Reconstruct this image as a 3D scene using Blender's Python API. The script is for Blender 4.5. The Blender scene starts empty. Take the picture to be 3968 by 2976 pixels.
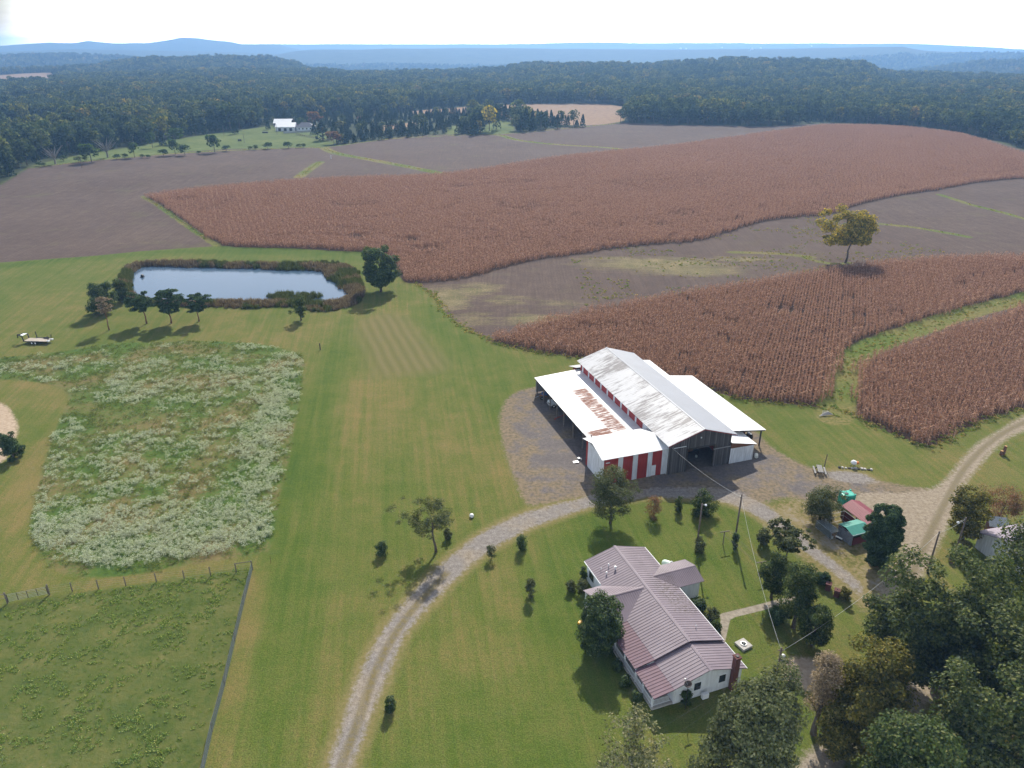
import bpy, bmesh, math, random
import numpy as np
R=math.radians
sc=bpy.context.scene
col=sc.collection
# ------------------------------------------------------------------ camera, light, exposure
CAM_H=66.0; FPX=2866.0; HORIZON=168.0           # metres, focal length and horizon row in photo pixels (3968 x 2976)
PITCH=math.atan((1488-HORIZON)/FPX)
cam=bpy.data.cameras.new('camera'); co=bpy.data.objects.new('camera',cam); col.objects.link(co)
cam.sensor_fit='HORIZONTAL'; cam.sensor_width=36.0; cam.lens=36.0*FPX/3968
cam.clip_start=0.5; cam.clip_end=60000
co.location=(0,0,CAM_H); co.rotation_euler=(R(90)-PITCH,0,0)
sc.camera=co
SUN_EL=R(38); SUN_AZ=R(7.5)                      # azimuth measured from +Y towards +X
sd=(math.sin(SUN_AZ)*math.cos(SUN_EL),math.cos(SUN_AZ)*math.cos(SUN_EL),math.sin(SUN_EL))
from mathutils import Vector
su=bpy.data.lights.new('sun','SUN'); so=bpy.data.objects.new('sun',su); col.objects.link(so)
su.energy=4.8; su.angle=R(0.5); su.color=(1.0,0.94,0.83)
so.rotation_euler=Vector(sd).to_track_quat('Z','Y').to_euler()
so.location=(0,0,400)
w=bpy.data.worlds.new("World"); sc.world=w; w.use_nodes=True
wn=w.node_tree; wn.nodes.clear()
wo=wn.nodes.new('ShaderNodeOutputWorld'); bg=wn.nodes.new('ShaderNodeBackground')
sky=wn.nodes.new('ShaderNodeTexSky'); sky.sky_type='NISHITA'; sky.sun_disc=False
sky.sun_elevation=SUN_EL; sky.sun_rotation=SUN_AZ; sky.altitude=200; sky.air_density=1.0; sky.dust_density=1.3; sky.ozone_density=1.2
# thin bright cloud over the sky, with blue gaps (part of the sky itself)
tc=wn.nodes.new('ShaderNodeTexCoord'); mp=wn.nodes.new('ShaderNodeMapping'); mp.inputs['Scale'].default_value=(1.6,1.6,7.0); mp.inputs['Location'].default_value=(0.35,0.2,0.0)
nz=wn.nodes.new('ShaderNodeTexNoise'); nz.inputs['Scale'].default_value=2.6; nz.inputs['Detail'].default_value=6; nz.inputs['Roughness'].default_value=0.55
rp=wn.nodes.new('ShaderNodeValToRGB'); rp.color_ramp.elements[0].position=0.40; rp.color_ramp.elements[1].position=0.56
mx=wn.nodes.new('ShaderNodeMix'); mx.data_type='RGBA'; mx.inputs[7].default_value=(17.,17.3,18.,1)
wn.links.new(tc.outputs['Generated'],mp.inputs['Vector']); wn.links.new(mp.outputs[0],nz.inputs['Vector']); wn.links.new(nz.outputs['Fac'],rp.inputs['Fac'])
sx=wn.nodes.new('ShaderNodeSeparateXYZ'); wn.links.new(tc.outputs['Generated'],sx.inputs[0])
mr=wn.nodes.new('ShaderNodeMapRange'); mr.inputs['From Min'].default_value=0.05; mr.inputs['From Max'].default_value=0.30; mr.inputs['To Min'].default_value=0.9; mr.inputs['To Max'].default_value=0.25; mr.clamp=True
wn.links.new(sx.outputs['Z'],mr.inputs['Value'])
lo_=wn.nodes.new('ShaderNodeMapRange'); lo_.inputs['From Min'].default_value=0.05; lo_.inputs['From Max'].default_value=0.16; lo_.inputs['To Min'].default_value=0.95; lo_.inputs['To Max'].default_value=0.0
wn.links.new(sx.outputs['Z'],lo_.inputs['Value'])
mxx=wn.nodes.new('ShaderNodeMath'); mxx.operation='MAXIMUM'; wn.links.new(rp.outputs['Color'],mxx.inputs[0]); wn.links.new(lo_.outputs[0],mxx.inputs[1])
m0=wn.nodes.new('ShaderNodeMath'); m0.operation='MULTIPLY'; wn.links.new(mxx.outputs[0],m0.inputs[0]); wn.links.new(mr.outputs[0],m0.inputs[1])
# a blue grey gap in the bright cloud low in the west
gd=wn.nodes.new('ShaderNodeVectorMath'); gd.operation='DOT_PRODUCT'; wn.links.new(tc.outputs['Generated'],gd.inputs[0]); gd.inputs[1].default_value=(-.5615,.8256,.0545)
gm=wn.nodes.new('ShaderNodeMapRange'); gm.interpolation_type='SMOOTHSTEP'; gm.inputs['From Min'].default_value=.9950; gm.inputs['From Max'].default_value=.9993; gm.inputs['To Min'].default_value=1.; gm.inputs['To Max'].default_value=.05
gn=wn.nodes.new('ShaderNodeMath'); gn.operation='MULTIPLY_ADD'; wn.links.new(nz.outputs['Fac'],gn.inputs[0]); gn.inputs[1].default_value=.004; wn.links.new(gd.outputs['Value'],gn.inputs[2])
gs=wn.nodes.new('ShaderNodeMath'); gs.operation='SUBTRACT'; wn.links.new(gn.outputs[0],gs.inputs[0]); gs.inputs[1].default_value=.002; wn.links.new(gs.outputs[0],gm.inputs['Value'])
mu=wn.nodes.new('ShaderNodeMath'); mu.operation='MULTIPLY'; wn.links.new(m0.outputs[0],mu.inputs[0]); wn.links.new(gm.outputs[0],mu.inputs[1])
wn.links.new(mu.outputs[0],mx.inputs[0]); wn.links.new(sky.outputs[0],mx.inputs[6])
hb=wn.nodes.new('ShaderNodeMapRange'); hb.inputs['From Min'].default_value=0.02; hb.inputs['From Max'].default_value=0.11; hb.inputs['To Min'].default_value=2.3; hb.inputs['To Max'].default_value=1.0
hq=wn.nodes.new('ShaderNodeMath'); hq.operation='MULTIPLY_ADD'; wn.links.new(gm.outputs[0],hq.inputs[0]); hq.inputs[1].default_value=1.75; hq.inputs[2].default_value=.55; wn.links.new(hq.outputs[0],hb.inputs['To Min'])
wn.links.new(sx.outputs['Z'],hb.inputs['Value'])   # the sky is brightest low down under the sun
hm=wn.nodes.new('ShaderNodeVectorMath'); hm.operation='SCALE'; wn.links.new(mx.outputs[2],hm.inputs[0]); wn.links.new(hb.outputs[0],hm.inputs['Scale'])
wn.links.new(hm.outputs[0],bg.inputs[0]); bg.inputs[1].default_value=0.085
wn.links.new(bg.outputs[0],wo.inputs[0])
vs=sc.view_settings; sc.display_settings.display_device='sRGB'
vs.view_transform='Standard'; vs.look='None'; vs.exposure=0.45; vs.gamma=1.0; vs.use_curve_mapping=False
cy=sc.cycles
cy.max_bounces=5; cy.diffuse_bounces=2; cy.glossy_bounces=2; cy.transmission_bounces=3; cy.volume_bounces=0; cy.transparent_max_bounces=6
cy.use_adaptive_sampling=True; cy.adaptive_threshold=0.008; cy.adaptive_min_samples=48; cy.caustics_reflective=False; cy.caustics_refractive=False
cy.sample_clamp_indirect=4.0; cy.use_denoising=True; cy.denoiser='OPENIMAGEDENOISE'

# ------------------------------------------------------------------ small maths
S=3968/2212.0                                     # the photo was measured on a 2212 px wide view
SP,CP=math.sin(PITCH),math.cos(PITCH)
def ray(x,y):
    dx,dz=(x*S-1984)/FPX,-(y*S-1488)/FPX
    return (dx,CP+dz*SP,-SP+dz*CP)
def hsh(ix,iy,s):
    with np.errstate(over='ignore'):
        n=(ix.astype(np.int64)*374761393+iy.astype(np.int64)*668265263+s*1442695041)&0xffffffff
        n=((n^(n>>13))*1274126177)&0xffffffff
        n=n^(n>>16)
    return (n&0xffff)/65535.0
def vnoise(x,y,s=0):
    x=np.asarray(x,float); y=np.asarray(y,float)
    ix=np.floor(x); iy=np.floor(y); fx=x-ix; fy=y-iy
    fx=fx*fx*(3-2*fx); fy=fy*fy*(3-2*fy)
    a=hsh(ix,iy,s); b=hsh(ix+1,iy,s); c=hsh(ix,iy+1,s); d=hsh(ix+1,iy+1,s)
    return (a*(1-fx)+b*fx)*(1-fy)+(c*(1-fx)+d*fx)*fy
def fbm(x,y,s=0,o=4):
    t=0;a=.5
    for k in range(o):
        t=t+a*vnoise(x,y,s+k*17); x=np.asarray(x)*2.03; y=np.asarray(y)*2.03; a*=.5
    return t/(1-.5**o)
def sst(a,b,x): 
    t=np.clip((np.asarray(x,float)-a)/(b-a),0,1); return t*t*(3-2*t)
def smooth(pts,n=5,closed=True):
    p=np.array(pts,float); m=len(p); out=[]
    for i in range(m if closed else m-1):
        g=lambda k:p[k%m] if closed else p[min(max(k,0),m-1)]
        p0,p1,p2,p3=g(i-1),g(i),g(i+1),g(i+2)
        for t in np.arange(n)/n:
            out.append(.5*((2*p1)+(p2-p0)*t+(2*p0-5*p1+4*p2-p3)*t*t+(3*p1-p0-3*p2+p3)*t**3))
    if not closed: out.append(p[-1])
    return np.array(out)
def inside(poly,X,Y):
    X=np.asarray(X,float);Y=np.asarray(Y,float); r=np.zeros(X.shape,bool); n=len(poly)
    lo,hi=poly.min(0),poly.max(0); k=(X>=lo[0])&(X<=hi[0])&(Y>=lo[1])&(Y<=hi[1])
    x=X[k];y=Y[k];q=np.zeros(x.shape,bool)
    for i in range(n):
        x1,y1=poly[i];x2,y2=poly[(i+1)%n]
        if y1==y2: continue
        c=((y1>y)!=(y2>y))&(x<(x2-x1)*(y-y1)/(y2-y1)+x1); q^=c
    r[k]=q; return r
def sdf(poly,X,Y,m=25.,closed=True):
    X=np.asarray(X,float);Y=np.asarray(Y,float); out=np.full(X.shape,-m); n=len(poly)
    lo,hi=poly.min(0)-m,poly.max(0)+m; k=(X>=lo[0])&(X<=hi[0])&(Y>=lo[1])&(Y<=hi[1])
    x=X[k];y=Y[k];d=np.full(x.shape,m*m)
    for i in range(n if closed else n-1):
        ax,ay=poly[i];bx,by=poly[(i+1)%n]; ex,ey=bx-ax,by-ay
        t=np.clip(((x-ax)*ex+(y-ay)*ey)/(ex*ex+ey*ey+1e-9),0,1)
        d=np.minimum(d,(x-ax-t*ex)**2+(y-ay-t*ey)**2)
    d=np.sqrt(d)
    if closed:
        q=inside(poly,x,y); out[k]=np.where(q,d,-d)
    else: out[k]=-d
    return out
# ------------------------------------------------------------------ height of the land
def flat(x,y,z=0.):
    r=ray(x,y); t=(z-CAM_H)/r[2]; return (r[0]*t,r[1]*t)
WATER_Z=-0.5
POND=np.array([flat(x,y,WATER_Z) for x,y in smooth([(281,597),(297,582),(330,575),(420,577),(520,579),(600,582),(690,584),(704,590),(716,604),(735,618),(754,633),(750,647),(715,656),(640,655),(560,654),(470,655),(400,656),(330,652),(290,640),(280,615)],4)])
def sky_line(pts): # silhouette points of the photo -> (azimuth, elevation tangent)
    a=[];e=[]
    for x,y in pts:
        r=ray(x,y); a.append(math.atan2(r[0],r[1])); e.append(r[2]/math.hypot(r[0],r[1]))
    return np.array(a),np.array(e)
# distance, tree allowance, width towards the viewer, silhouette
RIDGES=[
 (8100,0,700,[(-300,98),(0,99),(300,97),(560,96.5),(700,96),(860,95.5),(1000,95),(1100,95.5),(1230,92.5),(1290,92),(1360,93.5),(1500,92.5),(1800,92.5),(1954,94),(2032,96),(2138,101),(2212,105.5),(2500,112)]),
 (6500,0,900,[(-300,101),(0,98),(39,95),(109,91.5),(159,95),(190,88.5),(226,92),(261,94),(286,91.5),(307,93.5),(340,89),(370,84.5),(388,80),(423,81),(452,85),(494,88),(515,94),(600,95),(628,102),(660,108),(760,118)]),
 (5200,0,900,[(-300,112),(0,112),(106,108),(159,105.5),(282,107),(420,110),(530,112),(640,118),(720,130)]),
 (4600,4,700,[(560,125),(596,116),(635,109),(670,105.5),(780,104.5),(831,102.5),(1000,102.5),(1078,102),(1180,103),(1360,104.5),(1500,105),(1650,104),(1800,100),(1880,98.5),(1954,98),(1985,106),(2032,109),(2212,113),(2500,120)]),
 (3500,12,500,[(-300,115),(0,118),(116,115.5),(200,118),(275,121),(330,128),(420,145)]),
 (3000,13,400,[(1820,168),(1900,158),(2000,148),(2060,139),(2102,132),(2138,127),(2212,127),(2500,128)]),
 (2250,13,380,[(-300,150),(0,148),(141,142),(226,136),(293,125),(353,121.5),(459,119.5),(565,118.5),(600,123),(635,131),(671,145),(700,158),(740,180)]),
 (1650,13,420,[(-300,175),(0,172),(250,165),(388,155),(529,152),(640,153),(706,152),(734,157),(760,168),(800,168),(884,161.5),(972,161),(1078,151.5),(1148,139),(1184,137.5),(1254,137.5),(1325,135.5),(1395,137.5),(1505,131.5),(1573,128.5),(1714,127),(1785,130.5),(1866,136),(1887,146),(1901,155),(1943,166),(2032,163.5),(2085,172),(2120,172),(2183,168),(2300,168),(2500,170)]),
]
RID=[(D,t,wd)+sky_line(p) for D,t,wd,p in RIDGES]
def hfun(x,y):
    x=np.asarray(x,float); y=np.asarray(y,float)
    d=np.hypot(x,y); az=np.arctan2(x,y)
    # gently rolling fields
    A=sst(285,400,y)*(1-sst(900,1500,d))+0.35*sst(60,110,x)*sst(140,190,y)*(1-sst(285,400,y))
    h=A*(1.3*np.sin(x/41.+.6)*np.sin(y/63.+1.1)+1.0*np.sin((x+.6*y)/47.)+0.5*np.sin((x-1.3*y)/23.+2.)-.3)
    # beyond the fields: valleys and wooded ridges
    base=-55*sst(1700,2500,d)-10*sst(4800,7000,d)
    h=h+base
    for D,t,wd,a,e in RID:
        crest=CAM_H+D*np.interp(az,a,e)-t
        wob=D*(1+.05*(fbm(az*9,az*0+D,3,3)-.5))
        inr=sst(a[0]-.05,a[0]+.02,az)*(1-sst(a[-1]-.02,a[-1]+.05,az))
        s=(d-wob)/np.where(d<wob,wd,wd*.8)
        prof=np.exp(-s*s*1.4)*inr
        h=np.maximum(h,base+(crest-base)*prof)
    h=h+sst(1100,1900,d)*6*(fbm(x/260.,y/260.,9,4)-.5)+sst(4000,6000,d)*20*(fbm(x/700.,y/700.,12,4)-.55)
    k=(x>POND[:,0].min()-6)&(x<POND[:,0].max()+6)&(y>POND[:,1].min()-6)&(y<POND[:,1].max()+6)
    if k.any():
        s=sdf(POND,x[k] if x.ndim else np.array([x]),y[k] if y.ndim else np.array([y]),6.)
        dep=-1.6*sst(-2.2,3.0,s)
        if x.ndim: h[k]+=dep
        else: h=h+dep[0]
    return h
_T=np.concatenate([np.linspace(40,900,1200),np.geomspace(900,9000,700)[1:]])
def gp(x,y,dz=0.):
    """the point of the land that shows at (x,y) of the 2212-wide view (dz: seen that much above the land)"""
    r=ray(x,y); q=math.hypot(r[0],r[1]); t=_T/q
    z=CAM_H+r[2]*t; g=hfun(r[0]*t,r[1]*t)+dz
    k=np.nonzero(z<g)[0]
    if len(k)==0: i=len(t)-1; return np.array([r[0]*t[i],r[1]*t[i],float(g[i])])
    i=max(k[0],1); a,b=(z-g)[i-1],(z-g)[i]; u=t[i-1]+(t[i]-t[i-1])*a/(a-b)
    X,Y=r[0]*u,r[1]*u
    return np.array([X,Y,float(hfun(np.array([X]),np.array([Y]))[0])])
def height(x,y,yt,xt=None):
    """height of an upright thing standing at (x,y) whose top shows at (xt,yt)"""
    b=gp(x,y); r=ray(x if xt is None else xt,yt); t=b[1]/r[1]; return CAM_H+r[2]*t-b[2]
def width(x,y,px): # metres that px pixels span at that point
    b=gp(x,y); return px*S/FPX*(b[1]*CP+(CAM_H-b[2])*SP)
def poly(pts,dz=0.,n=4,closed=True):
    q=smooth(pts,n,closed) if n>1 else np.array(pts,float)
    return np.array([gp(x,y,dz)[:2] for x,y in q])
def hz(x,y): return float(hfun(np.array([x]),np.array([y]))[0])
# ------------------------------------------------------------------ regions of the land, measured on the photo
FAR=[(-420,420),(0,400),(66,360),(130,355),(200,345),(300,338),(400,328),(500,322),(620,318),(690,318),(760,310),(850,297),(920,292),(1000,290),(1060,290),(1110,287),(1200,277),(1300,267),(1345,265),(1500,270),(1640,273),(1790,266),(1900,268),(2000,275),(2080,288),(2150,304),(2212,324),(2520,420)]
NEAR=[(2520,790),(2212,882),(2130,905),(2060,940),(2020,962),(2000,965),(1900,925),(1840,893),(1790,882),(1680,870),(1600,862),(1540,845),(1400,810),(1240,771),(1180,763),(1120,753),(1060,736),(1040,725),(1000,705),(965,680),(940,640),(900,612),(862,598),(850,562),(800,543),(720,540),(640,535),(560,533),(480,531),(400,536),(300,543),(200,553),(100,560),(0,567),(-420,600)]
FIELD=np.array([gp(x,y)[:2] for x,y in FAR+NEAR])
def edge(far,near,n=3):   # a crop: far outline is seen at the plants' tops, near outline at their feet
    a=[gp(x,y,2.2)[:2] for x,y in smooth(far,n,False)]; b=[gp(x,y)[:2] for x,y in smooth(near,n,False)]
    return np.array(a+b)
CORN1=edge([(308,417),(400,404),(500,395),(620,385),(750,378),(880,375),(960,370),(1040,360),(1200,335),(1350,320),(1470,308),(1600,290),(1750,270),(1800,267),(1900,268),(2000,275),(2100,291),(2212,327),(2450,400)],
 [(2450,368),(2212,386),(2160,390),(2100,397),(2020,412),(1950,422),(1860,442),(1790,464),(1720,470),(1640,482),(1560,507),(1500,522),(1420,529),(1330,537),(1250,550),(1160,562),(1080,582),(1020,599),(960,608),(886,612),(864,598),(850,564),(800,546),(720,542),(640,537),(560,535),(480,530),(420,497),(380,467),(345,442)])
CORN2=edge([(1043,718),(1130,695),(1200,675),(1280,655),(1400,632),(1500,615),(1600,600),(1700,585),(1780,572),(1830,566),(1900,557),(2000,549),(2100,544),(2212,541),(2450,535)],
 [(2450,575),(2212,633),(2130,653),(2050,678),(1960,703),(1880,728),(1830,762),(1815,800),(1802,850),(1790,876),(1760,878),(1680,869),(1600,862),(1540,845),(1400,812),(1240,771),(1180,763),(1120,753),(1062,737)])
CORN3=edge([(1842,846),(1847,794),(1864,765),(1945,733),(2046,699),(2127,679),(2210,649),(2450,572)],
 [(2450,800),(2212,880),(2130,905),(2060,940),(2020,962),(2000,965),(1900,925),(1842,893)])
def line(pts,n=4): return poly(pts,0,n,False)
STRIPS=[(line([(700,320),(730,332),(800,345),(870,358),(940,372),(962,378)]),3.6),(line([(692,350),(668,366),(645,383)]),3.0),(line([(1060,291),(1085,293),(1120,303),(1200,312),(1300,318),(1340,322)]),3.2),
 (line([(1905,484),(1980,492),(2050,504),(2092,512)]),1.6),(line([(2028,420),(2060,430),(2100,443),(2150,455),(2212,472),(2300,495)]),1.7),(line([(1580,545),(1680,548),(1756,556)]),1.6),(line([(308,424),(345,446),(380,471),(425,502),(470,531)]),1.3),
 (line([(1800,900),(1815,850),(1830,800),(1852,765),(1915,735),(2000,705),(2090,675),(2212,645),(2400,590)]),3.6),(line([(1835,568),(1800,570),(1740,558)]),1.2),
 (line([(70,362),(200,347),(400,330),(620,320),(700,318),(850,299),(1000,292),(1110,288),(1340,266)]),2.2)]
MEADOW=poly([(-200,775),(0,772),(150,757),(240,742),(420,737),(540,741),(620,756),(655,771),(652,830),(640,900),(622,1000),(602,1080),(590,1165),(570,1196),(520,1203),(400,1222),(250,1246),(150,1241),(100,1215),(65,1150),(68,1120),(82,1050),(102,980),(130,905),(148,866),(132,838),(60,823),(0,821),(-200,830)],0,3)
WEEDS=poly([(-200,778),(0,775),(150,760),(240,748),(420,742),(540,746),(620,760),(652,776),(645,830),(632,900),(612,1000),(590,1080),(580,1150),(545,1182),(480,1190),(400,1203),(250,1225),(150,1215),(80,1180),(64,1140),(70,1110),(85,1050),(105,980),(135,905),(152,866),(134,834),(60,819),(0,817),(-200,825)],0,3)
PASTURE=poly([(-300,1365),(0,1311),(110,1289),(300,1263),(545,1223),(520,1335),(482,1450),(432,1659),(400,1830),(-300,1900)],0,1)
DRIVE=poly([(640,1900),(695,1659),(720,1590),(745,1510),(770,1450),(800,1390),(830,1345),(870,1295),(910,1250),(960,1205),(1010,1165),(1060,1135),(1120,1108),(1180,1090),(1240,1076),(1300,1060),(1420,1050),(1540,1050),(1600,1062),(1660,1090),(1712,1128),(1760,1172),(1815,1215),(1868,1262),(1872,1306),(1850,1290),(1800,1245),(1740,1200),(1700,1170),(1650,1130),(1590,1098),(1530,1082),(1450,1082),(1420,1076),(1350,1087),(1270,1102),(1230,1116),(1160,1141),(1110,1166),(1060,1196),(1000,1246),(950,1296),(900,1351),(870,1401),(840,1480),(815,1540),(790,1610),(775,1659),(740,1900)],0,3)
YARD=poly([(1175,833),(1110,850),(1085,882),(1080,920),(1090,970),(1110,1030),(1130,1075),(1150,1092),(1240,1076),(1300,1070),(1420,1070),(1540,1074),(1620,1090),(1700,1075),(1760,1085),(1860,1080),(1960,1090),(2010,1060),(1960,1050),(1890,1037),(1800,1022),(1740,1006),(1700,986),(1660,960),(1625,925),(1580,885),(1500,850),(1400,840),(1280,830)],0,3)
TRACK=poly([(2400,815),(2212,893),(2150,930),(2100,960),(2060,1005),(2020,1046),(1960,1060),(1860,1062),(1820,1090),(1880,1110),(1935,1150),(1935,1200),(1900,1255),(1890,1300),(1930,1340),(1960,1400),(1930,1470),(1850,1540),(1780,1590),(1700,1660),(1680,1850),(1800,1850),(1830,1659),(1900,1600),(2000,1540),(2060,1460),(2040,1380),(1985,1300),(1992,1268),(2010,1230),(2035,1180),(2060,1130),(2080,1080),(2095,1045),(2130,1000),(2170,960),(2212,936),(2400,860)],0,3)
SANDS=[poly([(-80,870),(0,870),(30,900),(38,930),(22,970),(0,1000),(-80,1010)],0,4),poly([(1690,1447),(1700,1425),(1730,1419),(1765,1428),(1790,1455),(1800,1480),(1780,1500),(1740,1490),(1705,1475)],0,4),poly([(1785,1015),(1850,1017),(1890,1032),(1903,1046),(1850,1048),(1800,1040),(1780,1028)],0,3)]
CONCRETE=[line([(1554,1393),(1568,1335),(1568,1331)],1),line([(1562,1332),(1640,1313),(1690,1300),(1745,1290)],3)]
GREENS=[poly([(-10,284),(60,271),(128,268),(128,284),(50,302),(-10,306)],0,1),poly([(70,358),(190,332),(300,316),(380,301),(480,286),(560,276),(600,271),(690,284),(722,300),(700,317),(500,321),(300,337),(130,354)],0,2),
 poly([(1065,264),(1100,262),(1108,286),(1060,289),(1036,282)],0,2),poly([(966,277),(985,272),(988,288),(966,290)],0,2)]
_c,_d=gp(700,860),gp(590,1500); MOW_AZ=math.atan2(_c[0]-_d[0],_c[1]-_d[1])
TANS=[poly([(891,240),(955,235),(1043,228),(1113,225),(1255,224),(1350,230),(1344,262),(1255,271),(1170,266),(1113,262),(1078,248),(985,246),(902,247)],0,2),poly([(806,280),(830,271),(880,266),(905,263),(898,270),(860,277),(812,284)],0,2),
 poly([(-20,163),(60,158),(112,157),(124,180),(90,190),(-20,192)],0,1)]
_a,_b=gp(785,702),gp(832,800); HAY_AZ=math.atan2(_a[0]-_b[0],_a[1]-_b[1])
HAY=poly([(775,700),(860,680),(930,745),(962,795),(880,808),(812,812),(790,760)],0,3)
# ------------------------------------------------------------------ node helpers
class N:
    def __init__(s,name):
        s.m=bpy.data.materials.new(name); s.m.use_nodes=True; s.t=s.m.node_tree; s.t.nodes.clear()
        s.o=s.t.nodes.new('ShaderNodeOutputMaterial')
    def new(s,ty,**k):
        n=s.t.nodes.new('ShaderNode'+ty)
        for a,b in k.items(): setattr(n,a,b)
        return n
    def put(s,sock,v):
        if isinstance(v,bpy.types.NodeSocket): s.t.links.new(v,sock)
        elif v is not None:
            if isinstance(v,(tuple,list)) and len(v)==3 and sock.type=='RGBA': v=tuple(v)+(1,)
            sock.default_value=v
    def math(s,op,a,b=0.,clamp=False):
        n=s.new('Math',operation=op,use_clamp=clamp); s.put(n.inputs[0],a); s.put(n.inputs[1],b); return n.outputs[0]
    def mix(s,f,a,b,mode='MIX'):
        n=s.new('Mix',data_type='RGBA',blend_type=mode); s.put(n.inputs[0],f); s.put(n.inputs[6],a); s.put(n.inputs[7],b); return n.outputs[2]
    def map(s,v,a,b,c=0.,d=1.):
        n=s.new('MapRange',clamp=True); s.put(n.inputs[0],v); s.put(n.inputs[1],a); s.put(n.inputs[2],b); s.put(n.inputs[3],c); s.put(n.inputs[4],d); return n.outputs[0]
    def attr(s,name): return s.new('Attribute',attribute_name=name).outputs['Fac']
    def pos(s): return s.new('TexCoord').outputs['Object']
    def scale(s,v,k):
        n=s.new('Mapping'); s.put(n.inputs['Vector'],v); n.inputs['Scale'].default_value=k; return n.outputs[0]
    def rotz(s,v,a,k=(1,1,1)):
        n=s.new('Mapping'); s.put(n.inputs['Vector'],v); n.inputs['Rotation'].default_value=(0,0,a); n.inputs['Scale'].default_value=k; return n.outputs[0]
    def noise(s,v,sc_,d=3,r=.55,dist=0.):
        n=s.new('TexNoise'); s.put(n.inputs['Vector'],v); n.inputs['Scale'].default_value=sc_; n.inputs['Detail'].default_value=d; n.inputs['Roughness'].default_value=r; n.inputs['Distortion'].default_value=dist; return n.outputs['Fac']
    def ramp(s,f,stops,interp='LINEAR'):
        n=s.new('ValToRGB'); s.put(n.inputs[0],f); e=n.color_ramp.elements; n.color_ramp.interpolation=interp
        while len(e)<len(stops): e.new(.5)
        for i,(p,c) in enumerate(stops): e[i].position=p; e[i].color=tuple(c)+(1,)
        return n.outputs[0]
    def bump(s,hh,st=.5,dist=.1):
        n=s.new('Bump'); s.put(n.inputs['Height'],hh); n.inputs['Strength'].default_value=st; n.inputs['Distance'].default_value=dist; return n.outputs[0]
    def bsdf(s,c,rough=.8,metal=0.,normal=None,spec=.3):
        n=s.new('BsdfPrincipled'); s.put(n.inputs['Base Color'],c); s.put(n.inputs['Roughness'],rough); s.put(n.inputs['Metallic'],metal); n.inputs['Specular IOR Level'].default_value=spec
        if normal is not None: s.put(n.inputs['Normal'],normal)
        return n
    def out(s,sh):
        s.t.links.new(sh.outputs[0] if hasattr(sh,'outputs') else sh,s.o.inputs[0]); return s.m
def plain(name,c,rough=.7,metal=0.,var=.25,scale=3.,spec=.3,bump=0.):
    n=N(name); p=n.pos(); f=n.noise(p,scale,4); g=n.noise(p,scale*9,2)
    k=n.map(n.math('ADD',n.math('MULTIPLY',f,.65),n.math('MULTIPLY',g,.35)),.3,.7,1-var,1+var)
    cc=n.mix(1.,c,k,'MULTIPLY')
    return n.out(n.bsdf(cc,rough,metal,n.bump(g,bump,.02) if bump else None,spec))
# ------------------------------------------------------------------ ground sheet
def axis(lo,hi,s,far_lo,far_hi,lim,cap):
    a=list(np.arange(lo,hi,s))
    def grow(p,far):
        out=[];st=s
        while p<far:
            st=min(st*(1.013 if p<lim else 1.035),cap); p+=st; out.append(p)
        return out
    up=grow(hi,far_hi); dn=[-q for q in grow(-lo,-far_lo)] if far_lo<lo else []
    return np.array(dn[::-1]+a+up)
gx=axis(-115,115,.75,-8100,8100,700,60); gy=axis(28,215,.75,28,8500,900,60)
GX,GY=np.meshgrid(gx,gy); nx,ny=len(gx),len(gy)
keepv=(np.abs(GX)<GY*.95+130)
idx=np.arange(nx*ny).reshape(ny,nx)
fk=keepv[:-1,:-1]&keepv[1:,:-1]&keepv[:-1,1:]&keepv[1:,1:]
quads=np.stack([idx[:-1,:-1][fk],idx[:-1,1:][fk],idx[1:,1:][fk],idx[1:,:-1][fk]],1)
used=np.zeros(nx*ny,bool); used[quads.ravel()]=True
rem=np.cumsum(used)-1; quads=rem[quads]
VX=GX.ravel()[used]; VY=GY.ravel()[used]; VZ=hfun(VX,VY)
def np_mesh(name,V,F,smooth_=True):
    me=bpy.data.meshes.new(name); F=np.asarray(F); k=F.shape[1]
    me.vertices.add(len(V)); me.vertices.foreach_set('co',np.asarray(V,np.float32).ravel())
    me.loops.add(F.size); me.loops.foreach_set('vertex_index',F.astype(np.int32).ravel())
    me.polygons.add(len(F)); me.polygons.foreach_set('loop_start',np.arange(0,F.size,k,dtype=np.int32))
    me.polygons.foreach_set('use_smooth',np.full(len(F),smooth_)); me.update(); me.validate(); return me
AT={}
AT['field']=sdf(FIELD,VX,VY)
AT['corn']=np.maximum.reduce([sdf(p,VX,VY) for p in (CORN1,CORN2,CORN3)])
AT['strip']=np.maximum.reduce([sdf(l,VX,VY,25.,False)+wd for l,wd in STRIPS])
AT['meadow']=sdf(MEADOW,VX,VY); AT['pasture']=sdf(PASTURE,VX,VY)
AT['drive']=np.maximum(sdf(DRIVE,VX,VY),sdf(SANDS[2],VX,VY)); AT['yard']=sdf(YARD,VX,VY); AT['track']=sdf(TRACK,VX,VY)
AT['sand']=np.maximum.reduce([sdf(p,VX,VY) for p in SANDS[:2]])
AT['path']=np.maximum.reduce([sdf(l,VX,VY,25.,False)+.55 for l in CONCRETE])
AT['green']=np.maximum.reduce([sdf(p,VX,VY) for p in GREENS]); AT['tan']=np.maximum.reduce([sdf(p,VX,VY) for p in TANS])
AT['bank']=sdf(POND,VX,VY); AT['hay']=sdf(HAY,VX,VY)
AT['wood']=np.where((VY>300),np.minimum.reduce([-AT['field'],-AT['green'],-AT['tan']]),-25.)
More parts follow.
